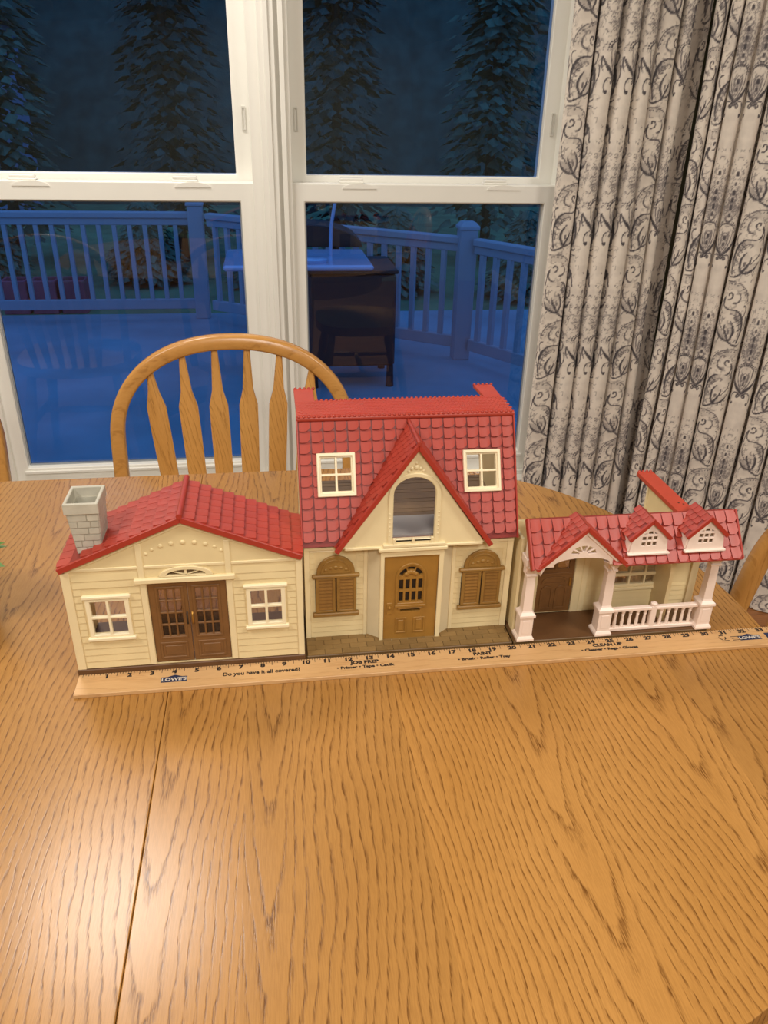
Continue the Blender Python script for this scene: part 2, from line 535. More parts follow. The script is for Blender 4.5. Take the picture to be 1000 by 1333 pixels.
def double_hung(num, gx0, gx1, sx0, sx1, fx0, fx1):
    w = thing('window_%d' % num, None, None, (0.5 * (fx0 + fx1), 58, WZ0), kind='structure')
    fr = MB()
    fr.prism([rect(fx0, fx1, WZ0, WZ1), list(reversed(rect(sx0 + 0.15, sx1 - 0.15, WZ0 + 0.5, WZ1 - 1.0)))], XZ, 57.0, 62.6)
    fr.build('frame', 'vinyl', w, bevel=0.05)
    # jamb channel lines beside the upper sash
    sash(MB(), sx0, sx1, WZ0 + 0.5, 16.25, gx0, gx1, -14.6, 14.4, 57.6, 59.3).build('lower_sash', 'vinyl', w, bevel=0.10)
    sash(MB(), sx0, sx1, 14.6, WZ1 - 0.8, gx0 + 0.35, gx1 - 0.35, 16.9, WZ1 - 3.0, 59.5, 61.2).build('upper_sash', 'vinyl', w, bevel=0.10)
    MB().prism([rect(gx0 - .05, gx1 + .05, -14.65, 14.45), list(reversed(rect(gx0 + 0.16, gx1 - 0.16, -14.4, 14.25)))], XZ, 58.4, 58.75).build('gasket', 'seal', w)
    MB().box(gx0 - 0.1, gx1 + 0.1, 58.5, 58.62, -14.7, 14.5).build('pane', 'glass', w)
    MB().box(gx0 + 0.2, gx1 - 0.2, 60.2, 60.32, 16.7, WZ1 - 2.8).build('pane', 'glass', w)
    # inner bottom ledge of the lower sash
    MB().box(gx0 - 0.4, gx1 + 0.4, 57.35, 57.62, -15.3, -14.95).build('sash_ledge', 'vinyl', w, bevel=0.05)
    for fx in (0.22, 0.76):
        cx = sx0 + (sx1 - sx0) * fx
        k = MB().box(cx - 1.3, cx + 1.3, 57.9, 59.0, 16.25, 16.45).box(cx - 1.2, cx + 1.2, 57.95, 58.7, 16.45, 16.75)
        lk = k.build('sash_lock', 'vinyl', w, bevel=0.08)
        MB().prism([[(cx + 1.8 * math.cos(math.pi * q / 10) + 0.8, 15.75 + 0.5 * math.sin(math.pi * q / 10)) for q in range(11)]], XZ, 57.52, 57.62).build('lock_cover', 'vinyl', lk)
    for cx in (sx0 + 0.75, sx1 - 0.75):
        MB().prism([rect(cx - 0.2, cx + 0.2, 21.0, 23.2), list(reversed(rect(cx - 0.1, cx + 0.1, 21.15, 23.05)))], XZ, 59.35, 59.5).build('tilt_latch', 'vinyl_shade', w, bevel=0.02)
    return w
double_hung(1, -19.55, 6.58, -21.04, 8.07, -22.4, 9.2)
double_hung(2, 13.17, 39.17, 11.8, 40.5, 11.3, 43.1)

# ================================================================== OUTSIDE
DZ = -44.0
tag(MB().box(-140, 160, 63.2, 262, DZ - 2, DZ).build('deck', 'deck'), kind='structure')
tag(MB().box(-900, 1000, 262, 1400, DZ - 27, DZ - 25).box(-900, 1000, 63.2, 262, DZ - 27, DZ - 25).build('lawn', 'lawn'), kind='structure')

def deck_rail(name, label, a, b, n, postb=True, posta=False):
    a, b = Vector((a[0], a[1], 0)), Vector((b[0], b[1], 0))
    d = (b - a)
    L = d.length
    d.normalize()
    q = Vector((-d.y, d.x, 0))
    r = thing(name, label, 'railing', (a.x, a.y, DZ), group=None)
    def seg(s0, s1, w, z0, z1):
        p = []
        for z in (z0, z1):
            for s_, t_ in ((s0, -w), (s1, -w), (s1, w), (s0, w)):
                c = a + d * s_ + q * t_
                p.append((c.x, c.y, DZ + z))
        return p
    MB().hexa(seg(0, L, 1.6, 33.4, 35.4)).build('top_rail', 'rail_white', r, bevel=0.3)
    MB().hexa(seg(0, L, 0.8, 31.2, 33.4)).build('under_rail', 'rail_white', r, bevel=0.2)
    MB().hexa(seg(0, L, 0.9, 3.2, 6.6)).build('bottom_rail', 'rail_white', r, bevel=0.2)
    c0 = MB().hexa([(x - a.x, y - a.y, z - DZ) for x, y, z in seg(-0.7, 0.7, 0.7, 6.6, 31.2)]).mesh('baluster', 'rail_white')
    for i in range(n):
        c = a + d * (L * (i + 0.6) / n)
        inst('baluster', c0, r, (c.x, c.y, DZ))
    for s_, k in ((L, postb), (0, posta)):
        if k:
            c = a + d * s_
            p = MB().lathe([(2.5, DZ), (2.5, DZ + 37.5)], c.x, c.y, 4, True).build('post', 'rail_white', r, bevel=0.2)
            MB().lathe([(2.9, DZ + 37.5), (2.9, DZ + 38.4), (1.8, DZ + 39.6)], c.x, c.y, 4, True).build('post_cap', 'rail_white', p, bevel=0.15)
    return r
deck_rail('deck_railing', 'long white deck railing seen through the lower left window pane', (-125, 256), (-14.6, 256), 22)
deck_rail('deck_railing', 'slanting white deck railing between the two square deck posts', (-10.6, 253.2), (66, 199), 19)
deck_rail('deck_railing', 'white deck railing running back toward the house behind the curtain', (68.0, 196.0), (118, 120), 18, False)

# grill on the deck
g = thing('barbecue_grill', 'black cabinet barbecue grill with pale steel shelf on the deck', 'grill', (25, 182, DZ))
MB().box(19, 41.5, 172, 192, DZ + 6, DZ + 30).build('cabinet', 'grill_black', g, bevel=0.6)
for x in (20, 40.5):
    for y in (173.5, 190.5):
        MB().lathe([(1.1, DZ), (0.9, DZ + 6)], x, y, 8).build('leg', 'grill_black', g)
MB().box(-2, 35.5, 171, 197, DZ + 31, DZ + 32.4).build('side_shelf', 'steel', g, bevel=0.5)
MB().box(17, 42, 172, 194, DZ + 30, DZ + 31).build('rim', 'grill_black', g, bevel=0.2)
MB().prism([[(36.5 - 16.5 + 16 * math.cos(math.pi * q / 12), DZ + 32.4 + 6 * math.sin(math.pi * q / 12)) for q in range(13)]], XZ, 200, 214).build('lid', 'grill_black', g, bevel=0.4)
MB().tube([(25.6, 186, DZ + 32), (25.8, 185, DZ + 40), (27.2, 184, DZ + 48)], 0.45, 8).build('handle', 'steel', g, smooth=40)
MB().lathe([(3.4, DZ + 32.4), (3.6, DZ + 33.2), (2.6, DZ + 33.6)], 20.5, 176, 20).build('side_burner', 'steel', g, smooth=30)

def planter(i, x, lab):
    t = thing('planter_box', lab, 'planter', (x, 380, DZ - 25), 'planters beyond the deck')
    MB().prism([rect(x - 6, x + 6, 372, 384), list(reversed(rect(x - 5, x + 5, 373, 383)))], XY, DZ - 25, DZ - 9).build('box', 'planter_red', t, bevel=0.4)
    MB().box(x - 5, x + 5, 373, 383, DZ - 24, DZ - 11).build('soil', 'soil', t)
for i, (x, lab) in enumerate(((-113, 'dull red planter box beyond deck railing, nearest the window edge'), (-99.5, 'dull red planter box beyond deck railing, middle of three'), (-86, 'dull red planter box beyond deck railing, end nearest the square post'))):
    planter(i, x, lab)

def tree(x, y, h, r, mat, label, group='dark trees beyond the deck'):
    t = thing('tree', label, 'tree', (x, y, DZ - 25), group)
    z0 = DZ - 25
    MB().tube([(x, y, z0), (x, y, z0 + h * 0.45), (x, y, z0 + h * 0.9)], [r * 0.10, r * 0.07, r * 0.02], 7).build('trunk', 'bark', t)
    mb = MB()
    rr = random.Random(int(x * 7 + y))
    for k in range(2600):
        f = rr.random() ** 0.8
        zz = z0 + h * (0.04 + 0.96 * f)
        rad = r * (1 - f * 0.85) * math.sqrt(rr.random()) * (0.8 + 0.4 * rr.random())
        a = rr.random() * 6.283
        c = Vector((x + rad * math.cos(a), y + rad * math.sin(a), zz))
        sz = r * 0.15 * (0.5 + rr.random())
        d1 = Vector((math.cos(a), math.sin(a), -0.35)) * sz
        d2 = Vector((-math.sin(a), math.cos(a), rr.uniform(-.4, .4))) * sz * 0.6
        d3 = Vector((0, 0, sz * 0.25))
        mb.add([c - d2, c + d1, c + d2, c - d1 * 0.4 + d3, c + d3 * 1.5], [(0, 1, 4), (1, 2, 4), (2, 3, 4), (3, 0, 4), (0, 3, 2, 1)])
    tag(mb.build('foliage', mat, t), kind='stuff')
for k, (mt, lab) in enumerate((('needle', 'dark evergreen beyond the outer edge of the left window'), ('needle_light', 'paler bushy tree behind the red planter boxes'),
        ('needle', 'dark evergreen behind the middle of the long deck railing'), ('needle', 'dark evergreen behind the square post at the railing corner'),
        ('needle_light', 'paler bushy tree behind the barbecue grill'), ('needle', 'dark evergreen behind the second square deck post'), ('needle', 'dark evergreen hidden mostly by the curtains'))):
    tree(-250 + k * 102, 520, 330, 37, mt, lab)
for i, (x, y, lab) in enumerate(((-210, 470, 'low bush on the lawn at the outer end of the deck'), (-150, 455, 'low bush behind the red planter boxes'), (-60, 450, 'low bush behind the long deck railing'), (10, 440, 'low bush behind the square deck post'), (80, 420, 'low bush behind the angled deck railing'), (150, 400, 'low bush behind the second deck post'))):
    tree(x, y, 44, 24, 'needle_light', lab, 'low bushes on the lawn')
sky_blocking_hill = MB()
hv = []
for k in range(41):
    x = -1400 + k * 75
    hv.append((x, 860, 150 + 26 * math.sin(k * 0.9) + 14 * math.sin(k * 2.3)))
for a, b in zip(hv[:-1], hv[1:]):
    sky_blocking_hill.add([(a[0], 860, DZ - 26), (b[0], 860, DZ - 26), (b[0], 960, b[2] * .6), (a[0], 960, a[2] * .6), (b[0], 1100, b[2] + 260), (a[0], 1100, a[2] + 260), (b[0], 1300, DZ - 26), (a[0], 1300, DZ - 26)], [(0, 1, 2, 3), (3, 2, 4, 5), (5, 4, 6, 7)])
tag(sky_blocking_hill.build('sky_blocking_hill', 'needle'), kind='structure')  # hill added behind the trees to block the bright sky between them
# neighbour's house
h = thing('neighbour_house', 'pale blue neighbouring house glimpsed through the upper left pane', 'house', (-300, 760, DZ - 25))
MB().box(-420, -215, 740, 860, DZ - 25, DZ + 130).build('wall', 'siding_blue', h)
MB().prism([[(-430, DZ + 128), (-205, DZ + 128), (-318, DZ + 205)]], XZ, 735, 865).build('roof', 'bark', h)
fr = MB().prism([rect(-262, -236, DZ + 60, DZ + 100), list(reversed(rect(-260, -238, DZ + 62, DZ + 98)))], XZ, 737, 741).build('window', 'rail_white', h)
MB().box(-260, -238, 739, 741, DZ + 62, DZ + 98).build('pane', 'grill_black', fr)

# ================================================================== TABLE
TZ = -0.2
t = thing('dining_table', 'golden oak dining table with rounded ends under the toy houses', 'table', (3.8, 1.6, FLZ))
def table_outline(ax=17.6, by=20.6, hx=12.1, n=2.15):
    pts = []
    for k in range(49):
        a = -math.pi / 2 + math.pi * k / 48
        pts.append((3.8 + hx + ax * abs(math.cos(a)) ** (2 / n), 1.6 + by * math.copysign(abs(math.sin(a)) ** (2 / n), math.sin(a))))
    return pts
half = table_outline()
right = [(3.812, 1.6 - 20.6)] + half + [(3.812, 1.6 + 20.6)]
left = [(7.6 - x, y) for x, y in reversed(right)]
for nm, pl in (('tabletop_half', right), ('tabletop_half', left)):
    MB().prism([pl], XY, TZ - 1.0, TZ).build(nm, 'oak_table', t, bevel=0.035, seg=2)
ap = [(3.8 + (x - 3.8) * 0.86, 1.6 + (y - 1.6) * 0.86) for x, y in right[:-1] + left[:-1]]
ap2 = [(3.8 + (x - 3.8) * 0.83, 1.6 + (y - 1.6) * 0.83) for x, y in right[:-1] + left[:-1]]
MB().prism([ap, list(reversed(ap2))], XY, TZ - 4.2, TZ - 1.0).build('apron', 'oak_bow', t)
MB().lathe([(4.2, FLZ + 3), (4.6, FLZ + 6), (3.0, FLZ + 9), (3.6, FLZ + 14), (4.4, FLZ + 20), (3.2, FLZ + 24), (8, FLZ + 26.2), (8, TZ - 1)], 3.8, 1.6, 24).build('pedestal', 'oak_chair', t, smooth=30)
for k in range(4):
    a = k * math.pi / 2
    c, s_ = math.cos(a), math.sin(a)
    MB().tube([(3.8 + c * 2, 1.6 + s_ * 2, FLZ + 5.5), (3.8 + c * 9, 1.6 + s_ * 9, FLZ + 4.4), (3.8 + c * 15, 1.6 + s_ * 15, FLZ + 1.6), (3.8 + c * 17, 1.6 + s_ * 17, FLZ + 1.0)], [1.8, 1.6, 1.3, 1.0], 10).build('foot', 'oak_chair', t, smooth=40)

# ================================================================== CHAIRS (bow-back, arrow spindles)
def back_y(z):                      # recline of the back; z above floor
    return 8.0 + 0.2 * (z - 17.7)

def chair(label, loc, rz):
    """local frame: origin on the floor, sitter looks toward -y"""
    c = bpy.data.objects.new('bow_back_chair', None)
    COL.objects.link(c)
    c.location = W(loc[0], loc[1], FLZ)
    c.rotation_euler = (0, 0, rz)
    ORG[c.name] = (0, 0, 0)
    tag(c, label, 'chair', 'oak bow-back chairs around the table')
    # seat
    pl = []
    for k in range(40):
        a = 2 * math.pi * k / 40
        ca, sa = math.cos(a), math.sin(a)
        pl.append((9.2 * math.copysign(abs(ca) ** 0.75, ca) * (1 + 0.06 * -sa), 8.6 * math.copysign(abs(sa) ** 0.75, sa)))
    MB().prism([pl], XY, 16.3, 17.9).build('seat', 'oak_bow', c, bevel=0.5, seg=3)
    # bow: rectangular section swept along the hoop
    pts = []
    for k in range(41):
        a = math.pi * k / 40
        ca, sa = math.cos(a), math.sin(a)
        pts.append((9.12 * math.copysign(abs(ca) ** (2 / 2.2), ca), 29.7 + 7.35 * abs(sa) ** (2 / 2.2)))
    lo = [(8.6, 17.9), (8.95, 22.0), (9.12, 26.0)]
    path = lo + pts + [(-x, z) for x, z in reversed(lo)]
    mb = MB()
    vs, fs = [], []
    n = len(path)
    prof = []
    for q in range(16):                                # rounded rectangle section
        a = 2 * math.pi * q / 16
        prof.append((0.56 * math.copysign(abs(math.cos(a)) ** 0.45, math.cos(a)), 0.5 * math.copysign(abs(math.sin(a)) ** 0.45, math.sin(a))))
    for i, (x, z) in enumerate(path):
        x0, z0 = path[max(0, i - 1)]
        x1, z1 = path[min(n - 1, i + 1)]
        tx, tz = x1 - x0, z1 - z0
        L = math.hypot(tx, tz)
        nx, nz = -tz / L, tx / L
        for pu, pv in prof:
            zz = z + nz * pu
            vs.append((x + nx * pu, back_y(zz) + pv, zz))
    for i in range(n - 1):
        for q in range(16):
            r_ = (q + 1) % 16
            fs.append((i * 16 + q, i * 16 + r_, (i + 1) * 16 + r_, (i + 1) * 16 + q))
    fs += [tuple(range(16)), tuple((n - 1) * 16 + q for q in range(16))]
    mb.add(vs, fs).build('bow', 'oak_bow', c, smooth=50)
    # six flat arrow spindles, fanned
    for k in range(6):
        f = (k - 2.5)
        xt, xm, xb = f * 2.52, f * 2.49, f * 2.28
        ztop = 29.7 + 7.35 * max(0, 1 - abs(xt / 9.12) ** 2.2) ** (1 / 2.2) - 0.1
        zw = min(32.2, ztop - 2.6)
        pr = [(ztop, 0.20), (ztop - 0.6, 0.24), (zw + 1.2, 0.42), (zw, 0.73), (zw - 2.0, 0.74), (26.0, 0.70), (22.0, 0.60), (17.6, 0.34)]
        vs, fs = [], []
        for z, hw in pr:
            g_ = (z - 17.6) / (ztop - 17.6)
            x = xb * 0.78 + (xt - xb * 0.78) * g_
            th = 0.2
            y = back_y(z)
            vs += [(x - hw, y - th * .5, z), (x - hw * .7, y - th, z), (x + hw * .7, y - th, z), (x + hw, y - th * .5, z), (x + hw, y + th * .5, z), (x + hw * .7, y + th, z), (x - hw * .7, y + th, z), (x - hw, y + th * .5, z)]
        for i in range(len(pr) - 1):
            for q in range(8):
                r_ = (q + 1) % 8
                fs.append((i * 8 + q, i * 8 + r_, (i + 1) * 8 + r_, (i + 1) * 8 + q))
        fs += [tuple(range(8)), tuple((len(pr) - 1) * 8 + q for q in range(8))]
        MB().add(vs, fs).build('spindle', 'oak_chair', c, smooth=30)
    for sx in (-1, 1):
        for sy in (-1, 1):
            p0, p1 = Vector((sx * 6.2, sy * 5.8, 16.5)), Vector((sx * 8.4, sy * 8.6, 0))
            q = [p0.lerp(p1, u) for u in (0, .2, .35, .45, .5, .55, .75, 1)]
            MB().tube(q, [0.6, 0.75, 0.9, 0.7, 0.9, 0.7, 0.75, 0.5], 10).build('leg', 'oak_chair', c, smooth=40)
        MB().tube([(sx * 7.2, -7, 8.5), (sx * 7.25, 0, 8.5), (sx * 7.2, 7, 8.5)], [0.4, 0.6, 0.4], 8).build('stretcher', 'oak_chair', c, smooth=40)
    MB().tube([(-7.2, 0, 8.5), (0, 0, 8.5), (7.2, 0, 8.5)], [0.4, 0.6, 0.4], 8).build('stretcher', 'oak_chair', c, smooth=40)
    return c
chair('oak bow-back chair at the window side behind the toy houses', (5.87, 19.5), 0.0)
chair('oak bow-back chair at the rounded end of the table near the curtains', (26.2, -3.1), -math.pi / 2)
chair('oak bow-back chair at the far left, only its bow end showing by the window casing', (-21.35, 19.3), 0.0)

# ================================================================== CURTAINS
PW, PH, PPI = 9.0, 14.2, 20
def damask_tile():
    w, hh = int(PW * PPI), int(PH * PPI)
    X, Y = np.meshgrid((np.arange(w) + .5) / PPI - PW / 2, (np.arange(hh) + .5) / PPI)
    X = np.abs(X)
    ink = np.zeros_like(X)
    pi = math.pi
    def stroke(pts, wid, val=1.0):
        nonlocal ink
        for (x0, y0), (x1, y1) in zip(pts[:-1], pts[1:]):
            for oy in (-PH, 0, PH):
                ay, by = y0 + oy, y1 + oy
                dx, dy = x1 - x0, by - ay
                L = dx * dx + dy * dy + 1e-9
                u = np.clip(((X - x0) * dx + (Y - ay) * dy) / L, 0, 1)
                d = np.hypot(X - x0 - u * dx, Y - ay - u * dy)
                ink = np.maximum(ink, val * np.clip((wid - d) / 0.05 + .5, 0, 1))
    def spiral(cx, cy, r0, r1, a0, a1, n=18):
        return [(cx + (r0 + (r1 - r0) * k / n) * math.cos(a0 + (a1 - a0) * k / n), cy + (r0 + (r1 - r0) * k / n) * math.sin(a0 + (a1 - a0) * k / n)) for k in range(n + 1)]
    def taper(pts, w0, w1, val=1.0, wm=None):
        n = len(pts)
        for i in range(n - 1):
            f = (i + .5) / (n - 1)
            wd = w0 + (w1 - w0) * f if wm is None else (w0 + (wm - w0) * f * 2 if f < .5 else wm + (w1 - wm) * (f * 2 - 1))
            stroke(pts[i:i + 2], wd, val)
    def fill(pts, val):
        nonlocal ink
        inside = np.zeros(X.shape, bool)
        for (x0, y0), (x1, y1) in zip(pts, pts[1:] + pts[:1]):
            if y0 == y1: continue
            for oy in (-PH, 0, PH):
                c = ((y0 + oy > Y) != (y1 + oy > Y)) & (X < (x1 - x0) * (Y - y0 - oy) / (y1 - y0) + x0)
                inside ^= c
        ink = np.maximum(ink, inside * val)
    def bez(p0, p1, p2, p3, n=10):
        r = []
        for k in range(n + 1):
            u = k / n
            a = (1 - u) ** 3; b = 3 * u * (1 - u) ** 2; c = 3 * u * u * (1 - u); d = u ** 3
            r.append((a * p0[0] + b * p1[0] + c * p2[0] + d * p3[0], a * p0[1] + b * p1[1] + c * p2[1] + d * p3[1]))
        return r
    # ---- axis motif (v runs upward): heart of two curls under a pointed cup
    taper(spiral(0.25, 2.75, 0.05, 0.19, -pi * 1.1, pi * 0.9), 0.07, 0.05)
    taper(bez((0.06, 2.8), (0.3, 3.45), (1.05, 3.25), (0.98, 2.35)), 0.06, 0.05)
    taper(bez((0.98, 2.35), (0.92, 1.85), (0.7, 1.7), (0.72, 2.02)), 0.05, 0.09)
    taper(bez((0.0, 3.0), (0.3, 3.6), (0.85, 3.9), (1.35, 4.9)), 0.06, 0.05, 1.0, 0.16)
    taper(bez((0.0, 3.15), (0.25, 3.9), (0.75, 4.6), (0.62, 5.6)), 0.05, 0.05, 0.75)
    taper(bez((0.0, 3.6), (0.2, 4.1), (0.45, 4.8), (0.25, 5.4)), 0.04, 0.05, 0.6)
    taper(bez((1.35, 4.9), (1.5, 4.5), (1.4, 4.0), (1.15, 3.7)), 0.09, 0.03, 0.9)
    stroke([(0, 4.1), (0, 4.3)], 0.09)
    stroke([(0, 4.75), (0, 5.0)], 0.12)
    taper(bez((0.16, 4.5), (0.34, 4.8), (0.3, 5.1), (0.05, 5.35)), 0.03, 0.04, 0.7)
    for k in range(6):
        a = 0.12 + k * 0.27
        stroke([(0.70 * math.cos(a), 5.7 + 0.55 * math.sin(a))] * 2, 0.085)
        stroke([(0.95 * math.cos(a), 5.65 + 0.80 * math.sin(a))] * 2, 0.075)
    stroke([(0, 6.25), (0.22, 6.7)], 0.05, 0.7)
    for vy, r in ((7.0, .09), (7.75, .12), (8.45, .10), (9.15, .12), (10.0, .07), (10.9, .10)):
        stroke([(0, vy - r), (0, vy + r * 1.8)], r)
        taper(bez((0.2, vy - .3), (0.42, vy - .1), (0.38, vy + .3), (0.1, vy + .5)), 0.03, 0.04, 0.5)
    # ---- side motif, two turns per repeat, the second flipped
    for half in (0, 1):
        b = half * 7.1 + 1.2
        def q(a, v):
            a = 0.25 + a * 0.86
            return (1.45 + (a if half == 0 else 2.95 - a), b + v * 1.16)
        def Q(*p):
            return bez(*[q(*z) for z in p])
        taper(Q((0.5, 0.2), (-0.1, 1.6), (0.5, 3.3), (1.6, 3.2)), 0.05, 0.05, 1.0, 0.12)          # great C leaf
        taper(Q((1.6, 3.2), (2.2, 3.1), (2.75, 3.5), (2.45, 4.15)), 0.05, 0.08)
        for f in np.linspace(0.15, 0.85, 7):
            o_, i_ = Q((0.5, 0.2), (-0.1, 1.6), (0.5, 3.3), (1.6, 3.2))[int(f * 10)], Q((0.55, 0.9), (0.5, 1.9), (0.9, 2.7), (1.6, 2.8))[int(f * 10)]
            stroke([o_, i_], 0.03, 0.7)
        taper(Q((0.25, 1.2), (-0.3, 1.7), (-0.35, 2.3), (-0.05, 2.6)), 0.04, 0.07, 0.9)
        taper(Q((0.45, 2.6), (0.05, 3.1), (0.1, 3.6), (0.5, 3.6)), 0.04, 0.07, 0.9)
        taper(Q((2.0, 1.2), (2.4, 1.7), (2.9, 1.9), (2.7, 2.5)), 0.04, 0.07, 0.9)
        taper(Q((0.55, 0.9), (0.5, 1.9), (0.9, 2.7), (1.6, 2.8)), 0.04, 0.04, 0.7)
        for f in (0.25, 0.4, 0.55, 0.7):                                                           # notches on the leaf
            x0, v0 = 0.30 + 1.1 * f * f, 0.6 + 3.4 * f * (1.25 - .5 * f)
            taper([q(x0, v0), q(x0 + 0.40, v0 - 0.28)], 0.08, 0.03, 0.9)
        fill(Q((0.5, 0.2), (-0.1, 1.6), (0.5, 3.3), (1.6, 3.2)) + Q((1.6, 2.8), (0.9, 2.7), (0.5, 1.9), (0.55, 0.9)), 0.28)
        fill(Q((1.4, 0.3), (0.9, 0.9), (1.0, 1.6), (1.45, 2.1)) + Q((1.45, 2.1), (2.2, 1.5), (1.5, 0.9), (1.4, 0.3)), 0.12)
        fill(Q((1.4, 0.3), (2.1, 0.4), (2.5, 0.8), (2.85, 1.4)) + Q((2.85, 1.4), (2.0, 1.3), (1.6, 0.9), (1.4, 0.3)), 0.30)
        fill(Q((0.2, 4.0), (0.5, 5.3), (1.5, 5.9), (2.8, 5.6)) + Q((2.8, 4.9), (1.6, 5.2), (0.9, 4.8), (0.2, 4.0)), 0.20)
        taper(Q((1.4, 0.3), (0.9, 0.9), (1.0, 1.6), (1.45, 2.1)), 0.06, 0.03, 1.0, 0.10)           # flame petals
        taper(Q((1.4, 0.3), (1.5, 0.9), (2.0, 1.2), (1.9, 1.75)), 0.06, 0.03, 1.0, 0.09)
        taper(Q((1.4, 0.3), (2.1, 0.4), (2.5, 0.8), (2.85, 1.4)), 0.06, 0.03, 1.0, 0.11)
        taper(Q((1.4, 0.3), (0.8, -0.2), (0.3, -0.2), (0.1, 0.15)), 0.06, 0.03, 1.0, 0.09)
        stroke([q(1.45, 1.0), q(1.48, 1.25)], 0.07, 0.8)
        taper(Q((0.2, 4.0), (0.5, 5.3), (1.5, 5.9), (2.8, 5.6)), 0.05, 0.05, 0.8)                  # beaded arch
        for f in np.linspace(0.05, 0.95, 9):
            p = Q((0.36, 3.95), (0.66, 5.1), (1.55, 5.7), (2.8, 5.42))[int(f * 10)]
            stroke([p, p], 0.065, 0.85)
        taper([q(a_, v_) for a_, v_ in spiral(2.0, 4.45, 0.06, 0.42, 0, pi * 1.6, 14)], 0.07, 0.05)
        taper(Q((2.4, 4.3), (2.9, 3.9), (2.7, 3.3), (2.95, 2.9)), 0.05, 0.08)
        taper(Q((1.2, 4.7), (0.9, 4.2), (1.1, 3.8), (1.5, 3.75)), 0.04, 0.09, 0.85)
        stroke([q(1.05, 2.35)] * 2, 0.10, 0.9)
        for f in range(4):
            taper([q(0.4 + .55 * f, 6.3 + .1 * (f % 2)), q(0.62 + .55 * f, 6.62)], 0.04, 0.06, 0.6)
    # fine lace of small marks across the watered ground
    rs = random.Random(5)
    for k in range(150):
        v = rs.gauss(8.4, 1.9)
        x = abs(rs.gauss(0, 0.95))
        if x > 4.4: continue
        a = rs.random() * 6.28
        l = rs.uniform(.1, .28)
        stroke([(x, v), (x + l * math.cos(a), v + l * math.sin(a)), (x + l * math.cos(a + .8) * 1.4, v + l * math.sin(a + .8) * 1.4)], 0.035, rs.uniform(.35, .65))
    for k in range(110):                                  # loose leaf sprigs between the scrolls
        x, v = rs.uniform(1.3, 4.45), rs.uniform(0, PH)
        a = rs.random() * 6.28
        l = rs.uniform(.2, .5)
        c = bez((x, v), (x + l * math.cos(a), v + l * math.sin(a)), (x + l * math.cos(a + .6), v + l * 1.3 * math.sin(a + .6)), (x + l * math.cos(a + 1.6), v + l * 1.3 * math.sin(a + 1.6)), 6)
        taper(c, 0.03, 0.03, rs.uniform(.25, .55), rs.uniform(.04, .10))
    gr = np.exp(-((Y - 8.0) / 2.5) ** 2) * np.exp(-(X / 1.3) ** 2) * 0.30
    cl = np.zeros_like(X)                                 # watercolour clouds
    for k in range(90):
        cx_, cy_, r_ = rs.uniform(0, 4.5), rs.uniform(0, PH), rs.uniform(.2, .6)
        for oy in (-PH, 0, PH):
            cl = np.maximum(cl, rs.uniform(.05, .18) * np.exp(-(((X - cx_) / r_) ** 2 + ((Y - cy_ - oy) / (r_ * 1.3)) ** 2) ** 2))
    gr = np.maximum(gr, cl)
    gr += np.exp(-((Y - 4.6) / 0.9) ** 2) * np.exp(-(X / 0.7) ** 2) * 0.18
    return ink * 0.95 + gr * (1 - ink)
TILE = damask_tile()

